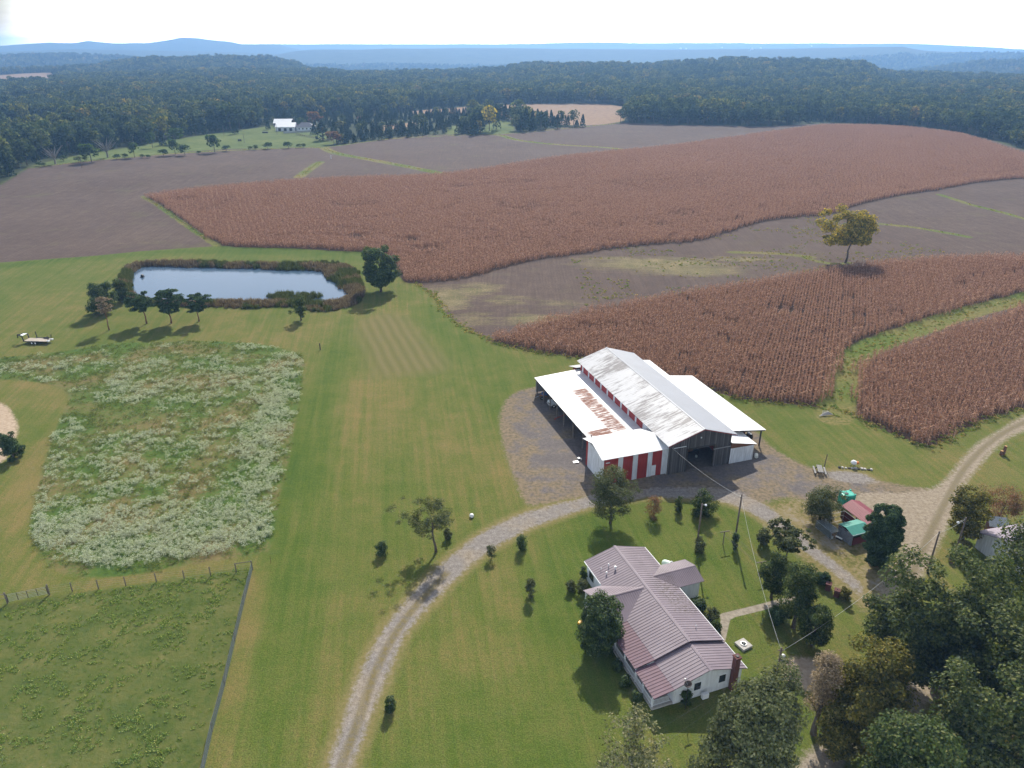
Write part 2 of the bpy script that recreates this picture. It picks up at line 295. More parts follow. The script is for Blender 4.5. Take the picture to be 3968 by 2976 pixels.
# wheel ruts: centre line of the drive (metres off it), only where two tyre lines show
RUT=line([(700,1830),(737,1659),(770,1570),(800,1480),(828,1415),(868,1348),(915,1290),(965,1238)])
WORN=poly([(1640,1105),(1690,1082),(1760,1078),(1840,1075),(1930,1090),(1950,1150),(1945,1230),(1905,1300),(1870,1320),(1830,1285),(1740,1212),(1690,1172),(1655,1140)],0,3)
AT['worn']=sdf(WORN,VX,VY)
AT['rut']=-sdf(RUT,VX,VY,6.,False)
RUT2=line([(1945,1300),(1975,1230),(2010,1150),(2045,1080),(2085,1010),(2140,955),(2212,912),(2380,835)])
AT['rut2']=-sdf(RUT2,VX,VY,6.,False)
# lawn tint: + greener, - browner
tint=(fbm(VX/19.,VY/27.,31,4)-.5)*1.5
def lobe(l,wd,amp):
    global tint
    tint=tint+amp*np.exp(-(np.minimum(sdf(l,VX,VY,4*wd,False),0)/wd)**2)
lobe(line([(555,1260),(520,1400),(470,1600),(440,1800)]),2.2,-.55)
lobe(line([(700,860),(660,1000),(640,1150),(610,1400),(570,1659),(540,1850)]),3.2,.55)
lobe(line([(680,900),(650,1050),(628,1200),(590,1450),(560,1640)]),2.0,-.15)
lobe(line([(770,840),(760,980),(745,1080)]),6.,-.42)
lobe(line([(690,870),(640,1150)]),1.2,-.5)
lobe(line([(760,690),(720,780),(680,900),(655,1060)]),3.,.5)
lobe(line([(880,630),(960,720),(1080,780)]),5.,.4)
lobe(line([(0,575),(200,555),(470,540),(760,550)]),5.,.7)
lobe(line([(60,1250),(30,1130),(90,960)]),4.,-.7)
lobe(line([(200,1262),(450,1228),(545,1210)]),2.,-.55)
lobe(line([(130,880),(120,850),(60,830),(-50,826)]),2.,-.5)
lobe(line([(1560,860),(1700,900),(1850,940),(1960,990)]),6.,.2)
lobe(line([(2120,1000),(2180,980),(2260,960)]),6.,-.25)
lobe(line([(1000,1350),(1100,1500),(1000,1620)]),6.,-.35)
lobe(line([(1270,1130),(1200,1250),(1220,1350)]),4.,.45)
lobe(line([(2010,1620),(2100,1600),(2230,1560)]),4.5,-1.3)
lobe(line([(880,620),(840,760),(900,900),(1000,980)]),11.,-.38)
lobe(line([(100,640),(400,720),(640,720)]),10.,-.25)
lobe(line([(1150,1250),(1130,1450),(1100,1640)]),12.,.40)
lobe(line([(1350,1170),(1480,1160),(1620,1240)]),7.,.35)
lobe(line([(950,1480),(1050,1420),(1180,1560)]),5.,-.45)
AT['tint']=tint
pale=np.zeros_like(VX)
for x,y,rx,ry,a in [(960,645,9,12,.8),(1010,690,12,8,.45),(1030,625,8,8,.6),(1420,570,26,9,.8),(1500,585,20,7,.7),(1600,560,16,6,.5),(1330,560,16,6,.5),(1100,650,10,8,.4),(1150,690,12,5,.6),(1200,655,14,6,.35),(330,520,10,10,.25),(230,560,12,6,.25)]:
    c=gp(x,y); pale=np.maximum(pale,a*np.exp(-((VX-c[0])/rx)**2-((VY-c[1])/ry)**2))
AT['pale']=pale
def ground_material():
    n=N('ground'); p=n.pos(); M=n.math
    big=n.noise(p,.03,4); mid=n.noise(p,.22,5,.6); fine=n.noise(p,1.7,4,.65); grit=n.noise(p,6.,3,.7)
    mow=n.noise(n.scale(n.rotz(p,MOW_AZ),(1.0,.035,1)),.95,3,.65)
    def msk(a,wd,amp,nz_=None): # noisy edge
        return n.map(M('ADD',n.attr(a),M('MULTIPLY',M('SUBTRACT',nz_ or fine,.5),amp)),-wd,wd)
    # mown lawn
    t=M('ADD',n.attr('tint'),M('ADD',M('ADD',.14,M('MULTIPLY',M('SUBTRACT',mid,.5),1.9)),M('ADD',M('MULTIPLY',M('SUBTRACT',fine,.5),1.7),M('MULTIPLY',M('SUBTRACT',mow,.5),2.2))))
    lawn=n.ramp(n.map(t,-1.6,1.6),[(0,(.21,.148,.058)),(.3,(.155,.134,.042)),(.52,(.104,.120,.026)),(.72,(.076,.108,.017)),(1,(.048,.088,.011))])
    lawn=n.mix(1.,lawn,n.map(grit,.28,.72,.5,1.5),'MULTIPLY')
    hayw=n.new('TexWave',bands_direction='X'); n.put(hayw.inputs['Vector'],n.rotz(p,HAY_AZ)); hayw.inputs['Scale'].default_value=.13; hayw.inputs['Distortion'].default_value=1.6; hayw.inputs['Detail'].default_value=2; hayw.inputs['Detail Scale'].default_value=.5
    hay=n.mix(M('MULTIPLY',hayw.outputs['Fac'],fine),(.125,.115,.040),(.20,.16,.075))
    c=n.mix(M('MULTIPLY',msk('hay',3.,4.,mid),.85),lawn,hay)
    # rough pasture
    past=n.ramp(n.math('ADD',M('MULTIPLY',mid,.6),M('MULTIPLY',fine,.4)),[(.30,(.030,.048,.010)),(.43,(.066,.094,.020)),(.56,(.105,.116,.032)),(.72,(.18,.155,.058))])
    c=n.mix(msk('pasture',.25,.6),c,past)
    # tall meadow
    mead=n.ramp(n.math('ADD',M('MULTIPLY',n.noise(p,.1,4),.6),M('MULTIPLY',fine,.4)),[(.25,(.04,.085,.015)),(.46,(.075,.122,.024)),(.58,(.15,.128,.05)),(.75,(.24,.165,.085))])
    c=n.mix(msk('meadow',.3,1.2),c,mead)
    # ripe bean field, purplish grey brown
    rows=n.noise(n.rotz(p,R(23),(3.,.10,1)),.5,3,.6)
    soy=n.ramp(M('ADD',M('MULTIPLY',mid,.35),M('ADD',M('MULTIPLY',big,.25),M('MULTIPLY',rows,.4))),[(.3,(.068,.047,.040)),(.5,(.098,.070,.057)),(.7,(.140,.103,.079))])
    soy=n.mix(1.,soy,n.map(fine,.25,.75,.7,1.28),'MULTIPLY')
    weed=n.ramp(M('ADD',M('MULTIPLY',fine,.6),M('MULTIPLY',mid,.4)),[(.35,(.09,.095,.035)),(.5,(.17,.145,.07)),(.65,(.30,.235,.135))])
    soy=n.mix(n.map(M('ADD',n.attr('pale'),M('MULTIPLY',M('SUBTRACT',n.noise(n.scale(p,(.5,1.6,1)),.22,5,.7),.5),1.1)),.2,.6,0,.85),soy,weed)
    soy=n.mix(n.map(n.noise(p,.055,5,.6),.58,.72,0,.4),soy,(.105,.098,.045))
    c=n.mix(msk('field',.3,1.6),c,soy)
    c=n.mix(msk('corn',.3,.6),c,(.055,.035,.024))
    sg=n.ramp(fine,[(.3,(.065,.085,.02)),(.5,(.17,.145,.05)),(.7,(.26,.19,.09))])
    sgn=n.mix(n.map(n.noise(p,.045,3),.4,.6),sg,n.ramp(fine,[(.3,(.05,.09,.014)),(.7,(.14,.16,.035))]))
    c=n.mix(msk('strip',.4,2.5,mid),c,sgn)
    # far pastures, far stubble, woodland floor
    far=n.ramp(M('ADD',M('MULTIPLY',mid,.5),M('MULTIPLY',big,.5)),[(.3,(.055,.085,.022)),(.55,(.105,.135,.036)),(.75,(.17,.165,.06))])
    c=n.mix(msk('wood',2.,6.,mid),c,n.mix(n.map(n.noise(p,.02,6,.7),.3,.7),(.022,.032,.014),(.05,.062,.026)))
    c=n.mix(msk('green',1.5,5.,mid),c,far)
    c=n.mix(msk('tan',1.5,4.,mid),c,n.ramp(mid,[(.3,(.20,.125,.085)),(.7,(.29,.20,.12))]))
    # gravel
    gr=n.ramp(M('ADD',M('MULTIPLY',grit,.5),M('MULTIPLY',fine,.5)),[(.3,(.10,.088,.077)),(.5,(.215,.192,.172)),(.7,(.34,.315,.29))])
    yd=n.ramp(M('ADD',M('MULTIPLY',grit,.4),M('ADD',M('MULTIPLY',fine,.3),M('MULTIPLY',mid,.3))),[(.3,(.07,.062,.060)),(.5,(.145,.128,.122)),(.65,(.24,.205,.185))])
    yw=n.ramp(fine,[(.3,(.10,.085,.05)),(.7,(.27,.2,.125))])
    yd=n.mix(n.map(M('ADD',mid,M('MULTIPLY',n.map(n.attr('yard'),0.,9.,.16,-.04),1.)),.47,.63,0,.85),yd,yw)
    tr=n.ramp(M('ADD',M('MULTIPLY',grit,.4),M('MULTIPLY',fine,.6)),[(.3,(.15,.115,.075)),(.5,(.28,.225,.155)),(.7,(.40,.34,.26))])
    crown=n.ramp(fine,[(.3,(.10,.085,.032)),(.7,(.19,.15,.07))])
    def ruts(cc,a): return n.mix(M('MULTIPLY',n.map(M('ABSOLUTE',n.attr(a)),.25,.75,1.,0.),n.map(fine,.35,.55,.35,.95)),cc,crown)
    grx=n.mix(n.map(mid,.45,.65,0,.55),gr,tr)
    wg=n.ramp(M('ADD',M('MULTIPLY',mid,.55),M('MULTIPLY',fine,.45)),[(.3,(.055,.075,.016)),(.44,(.12,.115,.035)),(.52,(.22,.175,.085)),(.62,(.25,.22,.175)),(.75,(.30,.27,.24))])
    c=n.mix(msk('worn',.8,3.5),c,wg)
    fringe=n.mix(fine,(.11,.10,.03),(.27,.21,.10))
    c=n.mix(n.map(M('ADD',n.attr('drive'),M('MULTIPLY',M('SUBTRACT',fine,.5),2.2)),-.9,.2,0,.85),c,fringe)
    c=n.mix(msk('yard',.5,2.6),c,yd)
    c=n.mix(n.map(M('ADD',n.attr('track'),M('MULTIPLY',M('SUBTRACT',fine,.5),2.2)),.0,1.0),c,n.mix(n.map(n.attr('tint'),-.1,.4,.2,.55),ruts(tr,'rut2'),gr))
    c=n.mix(n.map(M('ADD',n.attr('drive'),M('MULTIPLY',M('SUBTRACT',fine,.5),1.9)),.25,.95),c,ruts(grx,'rut'))
    c=n.mix(msk('sand',.4,1.6),c,n.ramp(fine,[(.3,(.30,.22,.15)),(.7,(.48,.38,.28))]))
    c=n.mix(msk('path',.06,.12,grit),c,n.ramp(fine,[(.3,(.20,.17,.13)),(.7,(.34,.30,.24))]))
    c=n.mix(n.map(n.attr('bank'),-1.,.2),c,(.05,.038,.025))
    hgt=M('ADD',M('MULTIPLY',fine,.6),M('MULTIPLY',grit,.4))
    return n.out(n.bsdf(c,.95,0,n.bump(hgt,.55,.22),.08))
GROUND_MAT=ground_material()
def put(name,me,mat=None,parent=None):
    o=bpy.data.objects.new(name,me); col.objects.link(o)
    if mat is not None:
        for q in (mat if isinstance(mat,(list,tuple)) else [mat]): me.materials.append(q)
    if parent is not None: o.parent=parent
    return o
def set_attrs(me,sel=None):
    for k,v in AT.items():
        a=me.attributes.new(k,'FLOAT','POINT'); a.data.foreach_set('value',(v if sel is None else v[sel]).astype(np.float32))
def structure(o,label=None):
    o['kind']='structure'
    if label: o['label']=label
    return o
me=np_mesh('ground',np.stack([VX,VY,VZ],1),quads); set_attrs(me)
structure(put('ground',me,GROUND_MAT),'grass land with fields, rolling away to wooded ridges')
def overlay(name,key,label,lift,lo=-.6,extra=None):
    """a sheet of its own lying just above the ground, on the same lattice"""
    m=(AT[key][quads]>lo).any(1)
    if extra is not None: m&=extra(VX[quads[:,0]],VY[quads[:,0]])
    q=quads[m]
    u=np.unique(q); r=np.full(len(VX),-1); r[u]=np.arange(len(u))
    mm=np_mesh(name,np.stack([VX[u],VY[u],VZ[u]+lift],1),r[q]); set_attrs(mm,u)
    return structure(put(name,mm,GROUND_MAT),label)
overlay('gravel_drive','drive','pale gravel drive with two wheel lines curving to the barn',.016)
overlay('gravel_yard','yard','dark gravel yard round the barn',.008)
overlay('farm_track','track','sandy farm track running past the shed to the corn',.012)
overlay('footpath','path','narrow concrete footpath beside the house',.020,-.3)
overlay('bean_field','field','ripe purplish brown bean field beyond the pond',.004,.5)
# ------------------------------------------------------------------ mesh builder and tagging
class MB:
    def __init__(s): s.v=[];s.f=[];s.mi=[]
    def add(s,V,F,mi=0):
        b=len(s.v); s.v+= [tuple(map(float,p)) for p in V]; s.f+=[tuple(b+i for i in q) for q in F]; s.mi+=[mi]*len(F); return s
    def box(s,x0,x1,y0,y1,z0,z1,mi=0):
        return s.add([(x0,y0,z0),(x1,y0,z0),(x1,y1,z0),(x0,y1,z0),(x0,y0,z1),(x1,y0,z1),(x1,y1,z1),(x0,y1,z1)],[(0,3,2,1),(4,5,6,7),(0,1,5,4),(1,2,6,5),(2,3,7,6),(3,0,4,7)],mi)
    def slab(s,P,th,mi=0): # polygon (counter-clockwise from above) with thickness downwards
        n=len(P); V=list(P)+[(p[0],p[1],p[2]-th) for p in P]
        return s.add(V,[tuple(range(n)),tuple(range(2*n-1,n-1,-1))]+[(i,i+n,(i+1)%n+n,(i+1)%n) for i in range(n)],mi)
    def wall(s,P,off,mi=0): # planar polygon extruded by the vector off
        n=len(P); V=list(P)+[tuple(a+b for a,b in zip(p,off)) for p in P]
        return s.add(V,[tuple(range(n))[::-1],tuple(range(n,2*n))]+[(i,(i+1)%n,(i+1)%n+n,i+n) for i in range(n)],mi)
    def tube(s,P,r,k=6,mi=0,cap=True):
        P=[np.array(p,float) for p in P]; m=len(P); rr=r if isinstance(r,(list,tuple,np.ndarray)) else [r]*m
        V=[];F=[]
        for i in range(m):
            t=P[min(i+1,m-1)]-P[max(i-1,0)]; t/=np.linalg.norm(t)+1e-9
            a=np.cross(t,(0,0,1.) if abs(t[2])<.9 else (1.,0,0)); a/=np.linalg.norm(a); b=np.cross(t,a)
            for j in range(k):
                q=2*math.pi*j/k; V.append(P[i]+rr[i]*(a*math.cos(q)+b*math.sin(q)))
        for i in range(m-1):
            for j in range(k): F.append((i*k+j,i*k+(j+1)%k,(i+1)*k+(j+1)%k,(i+1)*k+j))
        if cap: F+= [tuple(range(k))[::-1],tuple(range((m-1)*k,m*k))]
        return s.add(V,F,mi)
    def cyl(s,c,r,h,k=14,mi=0,axis=2,r2=None):
        e=[0,0,0]; e[axis]=h; return s.tube([c,tuple(a+b for a,b in zip(c,e))],[r,r if r2 is None else r2],k,mi)
    def lathe(s,c,prof,k=14,mi=0): # profile of (radius, z)
        V=[];F=[]
        for r,z in prof:
            for j in range(k): V.append((c[0]+r*math.cos(2*math.pi*j/k),c[1]+r*math.sin(2*math.pi*j/k),c[2]+z))
        for i in range(len(prof)-1):
            for j in range(k): F.append((i*k+j,i*k+(j+1)%k,(i+1)*k+(j+1)%k,(i+1)*k+j))
        F+=[tuple(range(k))[::-1],tuple(range((len(prof)-1)*k,len(prof)*k))]
        return s.add(V,F,mi)
    def rbox(s,x0,x1,y0,y1,z0,z1,b=.05,mi=0): # box with chamfered edges
        bm=bmesh.new(); bmesh.ops.create_cube(bm,size=1)
        for v in bm.verts: v.co=((x0+x1)/2+v.co.x*(x1-x0),(y0+y1)/2+v.co.y*(y1-y0),(z0+z1)/2+v.co.z*(z1-z0))
        bmesh.ops.bevel(bm,geom=list(bm.edges),offset=b,segments=2,affect='EDGES',profile=.6)
        bm.verts.ensure_lookup_table(); bm.verts.index_update()
        s.add([v.co[:] for v in bm.verts],[[v.index for v in f.verts] for f in bm.faces],mi); bm.free(); return s
    def mesh(s,name,sm=False):
        me=bpy.data.meshes.new(name); me.from_pydata(s.v,[],s.f)
        me.polygons.foreach_set('material_index',s.mi)
        if sm: me.polygons.foreach_set('use_smooth',[True]*len(s.f))
        me.update(); return me
    def build(s,name,mat,parent=None,sm=False,label=None):
        o=put(name,s.mesh(name,sm),mat,parent)
        if label: o['label']=label
        return o
def tag(o,label,cat,group=None):
    o['label']=label; o['category']=cat
    if group: o['group']=group
    return o
def thing(name,label,cat,loc,rz=0.,group=None):
    o=bpy.data.objects.new(name,None); col.objects.link(o); o.location=loc; o.rotation_euler=(0,0,rz); o.empty_display_size=.5
    return tag(o,label,cat,group)
def kids(o): return [c for c in bpy.data.objects if c.parent==o]
def dup(o,loc,rz=None,label=None,scale=None,group=None):
    r=o.copy(); col.objects.link(r); r.location=loc
    if rz is not None: r.rotation_euler=(0,0,rz)
    if label: r['label']=label
    if scale: r.scale=scale if isinstance(scale,(tuple,list)) else (scale,)*3
    if group: r['group']=group
    for ch in kids(o):
        c=ch.copy(); col.objects.link(c); c.parent=r
        for g in kids(ch):
            d=g.copy(); col.objects.link(d); d.parent=c
    return r
# ------------------------------------------------------------------ leaves and trees
def leaf_mat(name,stops,trans=.32,obj=None,gloss=.25,objamt=1.,tint=(1.3,1.3,.75),patch=False):
    n=N(name); g=n.new('NewGeometry'); c=n.ramp(g.outputs['Random Per Island'],stops)
    if obj is not None:
        oi=n.new('ObjectInfo'); c=n.mix(objamt,c,n.ramp(oi.outputs['Random'],obj),'MULTIPLY')
    if patch:
        oi=n.new('ObjectInfo'); c=n.mix(1.,c,n.ramp(n.noise(oi.outputs['Location'],.011,4,.65),[(.32,(.55,.65,.7)),(.46,(1.,1.,1.)),(.55,(1.3,1.2,1.05)),(.66,(1.8,1.45,1.1))]),'MULTIPLY')
    d=n.new('BsdfDiffuse'); n.put(d.inputs[0],c); t=n.new('BsdfTranslucent'); n.put(t.inputs[0],n.mix(1.,c,tint,'MULTIPLY'))
    gl=n.new('BsdfGlossy'); gl.inputs['Roughness'].default_value=.5; n.put(gl.inputs[0],(.8,.82,.78))
    m=n.new('MixShader'); m.inputs[0].default_value=trans; n.t.links.new(d.outputs[0],m.inputs[1]); n.t.links.new(t.outputs[0],m.inputs[2])
    m2=n.new('MixShader'); m2.inputs[0].default_value=.018*gloss; n.t.links.new(m.outputs[0],m2.inputs[1]); n.t.links.new(gl.outputs[0],m2.inputs[2])
    return n.out(m2)
def rnd_dirs(g,n,up=0.):
    v=g.normal(size=(n,3)); v[:,2]+=up; return v/np.linalg.norm(v,axis=1)[:,None]
def leaves(g,C,size,up=.5,asp=.62,jit=.35,out=None):
    """diamond leaf sprays at the centres C"""
    n=len(C); nm=rnd_dirs(g,n,up)
    if out is not None: nm=nm*.75+out; nm/=np.linalg.norm(nm,axis=1)[:,None]+1e-9
    a=np.cross(nm,rnd_dirs(g,n)); a/=np.linalg.norm(a,axis=1)[:,None]+1e-9; b=np.cross(nm,a)
    s=(size*(1+jit*g.uniform(-1,1,n)))[:,None]
    V=np.stack([C+a*s,C+b*s*asp+nm*s*.12,C-a*s,C-b*s*asp+nm*s*.12],1).reshape(-1,3)
    return V,np.arange(4*n).reshape(-1,4)
def grow(seed,h,rx,rz,cz,tr,ncl,nl,size,ry=None,lean=(0,0),fork=0,gap=.0,spread=.75,up=.5,env=None,clr=None,limb=1.,flatten=.7,leaf_lo=0.,lob_=.75):
    """trunk with limbs reaching every leaf cluster of an uneven crown"""
    g=np.random.default_rng(seed); ry=ry or rx
    C=[]
    lob=rnd_dirs(g,7,.2); la=g.uniform(.0,lob_,7)
    while len(C)<ncl:
        d=rnd_dirs(g,1,.12)[0]; k=1+ (la*np.clip(lob@d-.55,0,1)*2).sum()-.18*gap-g.uniform(0,.12)
        q=(g.uniform(.12,1)**(.42))*k*.88
        p=np.array([d[0]*rx*q,d[1]*ry*q,cz+d[2]*rz*q])
        if env is not None and not env(p): continue
        p[0]+=lean[0]*p[2]/h; p[1]+=lean[1]*p[2]/h
        if p[2]<leaf_lo: continue
        C.append(p)
    C=np.array(C)
    cs=(rx*ry*rz)**(1/3)*spread*(ncl**(-1/3))*1.6 if clr is None else clr
    c0=np.array([lean[0]*cz/h,lean[1]*cz/h]); D=C[:,:2]-c0-0*C[:,:2]
    e=np.percentile(np.hypot(D[:,0]/rx,D[:,1]/ry),93); C[:,:2]=c0+D/max(e,.01)*max(1-.8*cs/((rx+ry)/2),.35)
    zl,zh=np.percentile(C[:,2],4),np.percentile(C[:,2],95); C[:,2]=np.clip(C[:,2],zl-.02*h,zh+.03*h); C[:,2]=(C[:,2]-zl)/(zh-zl+1e-6)*max(2*rz-cs*flatten*1.5,.3*rz)+cz-rz+cs*flatten*.7
    # trunk
    tb=MB(); top=cz+rz*.25; m=7
    T=[np.array([lean[0]*z/h+.10*rx*.3*math.sin(z*1.3+seed)*(z>0),lean[1]*z/h+.10*rx*.3*math.cos(z*1.1+seed*2)*(z>0),z-.15*(z==0)]) for z in np.linspace(0,top,m)]
    rad=[tr*(1.25 if i==0 else 1)*(1-.72*i/(m-1)) for i in range(m)]
    tb.tube(T,rad,8)
    nodes=[(T[i],rad[i]*.75) for i in range(1,m)]
    order=np.argsort(np.linalg.norm(C-np.array([lean[0]*.5,lean[1]*.5,cz*.75]),axis=1))
    for i in order:
        p=C[i]; best=None
        for q,r in nodes:
            d=np.linalg.norm(p-q)+ (1.6*max(0,q[2]-p[2]+.2)); 
            if best is None or d<best[0]: best=(d,q,r)
        q,r=best[1],best[2]; L=np.linalg.norm(p-q)
        mid=(p+q)/2+np.array([0,0,.10*L])+g.normal(size=3)*.05*L
        r0=min(r*.8,tr*.45); r1=max(r0*.45,.012)
        tb.tube([q,mid,p],[r0*limb,(r0+r1)/2*limb,r1*limb],5,cap=False)
        nodes.append((mid,(r0+r1)/2)); nodes.append((p,r1))
    # leaves
    sz=g.uniform(.7,1.3,ncl)
    n_each=np.maximum((nl*sz**1.5).astype(int),4)
    P=[];O=[]; mid=np.array([lean[0]*cz/h,lean[1]*cz/h,cz-.2*rz])
    for c,k,s in zip(C,n_each,sz):
        v=rnd_dirs(g,k)*(g.uniform(0,1,k)**(.4))[:,None]; v[:,2]*=flatten; P.append(c+v*cs*s); w_=(c-mid)/np.array([rx,ry,rz]); O.append(v*.75+w_*.5+[0,0,.25])
    P=np.concatenate(P); O=np.concatenate(O); k_=P[:,2]>leaf_lo; P=P[k_]; O=O[k_]
    V,F=leaves(g,P,size,up,out=O)
    return tb,V,F
def bark(name,c): return plain(name,c,.95,0,.35,4.)
BARK=bark('bark',(.10,.082,.065)); BARK_PALE=bark('pale_bark',(.24,.215,.185)); BARK_RED=bark('red_bark',(.17,.085,.055))
LM={
 'oak':leaf_mat('oak_leaves',[(0,(0.029,0.045,0.013)),(.45,(0.064,0.094,0.022)),(.8,(0.118,0.147,0.036)),(1,(0.198,0.201,0.065))],.42,gloss=.8),
 'dark':leaf_mat('dark_leaves',[(0,(0.020,0.041,0.012)),(.5,(0.041,0.078,0.019)),(.85,(0.079,0.128,0.028)),(1,(0.141,0.179,0.046))],.4,gloss=1.2),
 'pine':leaf_mat('pine_needles',[(0,(0.022,0.044,0.019)),(.6,(0.046,0.085,0.031)),(1,(0.095,0.142,0.048))],.2,gloss=.5),
 'grey':leaf_mat('grey_green_leaves',[(0,(0.045,0.058,0.022)),(.5,(0.088,0.108,0.042)),(.85,(0.150,0.165,0.070)),(1,(0.230,0.230,0.117))],.42,gloss=.6),
 'green':leaf_mat('fresh_leaves',[(0,(0.025,0.043,0.011)),(.5,(0.051,0.084,0.019)),(.85,(0.097,0.128,0.031)),(1,(0.160,0.164,0.053))],.35,gloss=.6),
 'olive':leaf_mat('olive_leaves',[(0,(0.046,0.053,0.012)),(.45,(0.109,0.112,0.022)),(.8,(0.194,0.171,0.034)),(1,(0.295,0.232,0.054))],.35,gloss=.5),
 'gold':leaf_mat('yellow_leaves',[(0,(0.094,0.098,0.022)),(.4,(0.205,0.197,0.034)),(.75,(0.446,0.339,0.046)),(1,(0.670,0.463,0.078))],.4,gloss=.4),
 'tan':leaf_mat('tan_leaves',[(0,(0.139,0.112,0.078)),(.5,(0.264,0.202,0.132)),(1,(0.419,0.326,0.217))],.3,gloss=.3),
 'red':leaf_mat('russet_leaves',[(0,(0.109,0.085,0.039)),(.5,(0.202,0.116,0.065)),(1,(0.341,0.155,0.101))],.3,gloss=.3),
 'thin':leaf_mat('thin_pale_leaves',[(0,(0.053,0.063,0.024)),(.5,(0.126,0.136,0.056)),(.85,(0.211,0.201,0.095)),(1,(0.316,0.282,0.156))],.35,gloss=.8),
}
def tree(name,label,cat,at,seed,h,rx,rz,cz,tr,ncl,nl,size,lm,bk=None,group=None,rot=0.,**k):
    r=thing(name,label,cat,at,rot,group)
    tb,V,F=grow(seed,h,rx,rz,cz,tr,ncl,nl,size,**k)
    tb.build('trunk',bk or BARK,r,True)
    o=put('crown',np_mesh('crown',V,F,False),LM[lm],r)
    return r
# ------------------------------------------------------------------ masses nobody could count
def scatter(name,label,P,rz,scl,pick,protos):
    me=bpy.data.meshes.new(name); me.vertices.add(len(P)); me.vertices.foreach_set('co',np.asarray(P,np.float32).ravel())
    for nm,ty,v in (('rz','FLOAT',np.asarray(rz,np.float32)),('size','FLOAT',np.asarray(scl,np.float32)),('pick','INT',np.asarray(pick,np.int32))):
        a=me.attributes.new(nm,ty,'POINT'); a.data.foreach_set('value',v)
    o=bpy.data.objects.new(name,me); col.objects.link(o); o['kind']='stuff'; o['label']=label
    t=bpy.data.node_groups.new(name,'GeometryNodeTree')
    t.interface.new_socket('Geometry',in_out='INPUT',socket_type='NodeSocketGeometry'); t.interface.new_socket('Geometry',in_out='OUTPUT',socket_type='NodeSocketGeometry')
    gi=t.nodes.new('NodeGroupInput'); go=t.nodes.new('NodeGroupOutput'); ip=t.nodes.new('GeometryNodeInstanceOnPoints'); jn=t.nodes.new('GeometryNodeJoinGeometry')
    L=t.links.new
    for q in protos[::-1]:
        oi=t.nodes.new('GeometryNodeObjectInfo'); oi.inputs['Object'].default_value=q; oi.inputs['As Instance'].default_value=True
        L(oi.outputs['Geometry'],jn.inputs[0])
    def na(nm,ty):
        a=t.nodes.new('GeometryNodeInputNamedAttribute'); a.data_type=ty; a.inputs[0].default_value=nm; return [x for x in a.outputs if x.enabled][0]
    cx=t.nodes.new('ShaderNodeCombineXYZ'); L(na('rz','FLOAT'),cx.inputs[2]); er=t.nodes.new('FunctionNodeEulerToRotation'); L(cx.outputs[0],er.inputs[0])
    L(gi.outputs[0],ip.inputs['Points']); L(jn.outputs[0],ip.inputs['Instance']); ip.inputs['Pick Instance'].default_value=True
    L(na('pick','INT'),ip.inputs['Instance Index']); L(er.outputs[0],ip.inputs['Rotation']); L(na('size','FLOAT'),ip.inputs['Scale']); L(ip.outputs[0],go.inputs[0])
    m=o.modifiers.new('spread','NODES'); m.node_group=t
    return o
def proto(name,V,F,mat):   # a source mesh, not part of the scene itself
    me=np_mesh(name,V,F,False); me.materials.append(mat); return bpy.data.objects.new(name,me)
def blade_quads(base,tip,wid,g,droop=0.):
    """thin upright leaf from base to tip in two quads"""
    n=len(base); d=tip-base; side=np.cross(d,rnd_dirs(g,n)); side/=np.linalg.norm(side,axis=1)[:,None]+1e-9; side*=np.asarray(wid).reshape(-1,1)
    mid=base+d*.5+np.array([0,0,1.])*droop*np.linalg.norm(d,axis=1)[:,None]
    V=np.stack([base-side*.6,base+side*.6,mid+side,mid-side,tip+side*.25,tip-side*.25],1).reshape(-1,3)
    k=np.arange(n)*6; F=np.concatenate([np.stack([k,k+1,k+2,k+3],1),np.stack([k+3,k+2,k+4,k+5],1)])
    return V,F
CORN_MAT=leaf_mat('dry_corn',[(0,(.158,.083,.055)),(.3,(.262,.146,.100)),(.75,(.385,.234,.163)),(1,(.58,.42,.31))],.50,gloss=.2,tint=(1.09,1.03,.95))
AZ_ROW=R(23.4)
def corn_patch(name,rows,cols,seed,w_=.76,sp=.31):
    g=np.random.default_rng(seed); V=[];F=[];b=0
    X=[];
    for i in range(rows):
        for j in range(cols): X.append(((i+.5-rows/2)*w_+g.normal()*.06,(j+.5-cols/2)*sp+g.normal()*.08,0))
    X=np.array(X); n=len(X); H=g.uniform(1.75,2.45,n)*g.choice([1,1,1,.8],n)
    lean=np.column_stack([g.normal(size=(n,2))*.14,np.zeros(n)])
    top=X+lean+np.column_stack([np.zeros((n,2)),H])
    def app(v,f):
        nonlocal b
        V.append(v);F.append(f+b);b+=len(v)
    app(*blade_quads(X,top,np.full(n,.035),g))
    for k in range(7):
        t=.22+.115*k+g.uniform(-.04,.04,n); base=X+(top-X)*t[:,None]; a=g.uniform(0,6.28,n); L=g.uniform(.35,.7,n)
        tip=base+np.column_stack([np.cos(a)*L*.8,np.sin(a)*L*.8,-L*g.uniform(-.25,.75,n)])
        app(*blade_quads(base,tip,g.uniform(.035,.065,n),g,.22))
    app(*blade_quads(top,top+np.column_stack([g.normal(size=(n,2))*.1,g.uniform(.15,.3,n)]),np.full(n,.05),g))
    return proto(name,np.concatenate(V),np.concatenate(F),CORN_MAT)
CS=[corn_patch('corn_small_%d'%i,2,4,10+i) for i in range(3)]; CB=[corn_patch('corn_wide_%d'%i,4,8,20+i) for i in range(3)]
HOLES=[(880,523,5,2.5),(912,542,5,2.5),(952,542,4,2),(780,515,4,3),(1420,490,7,2)]
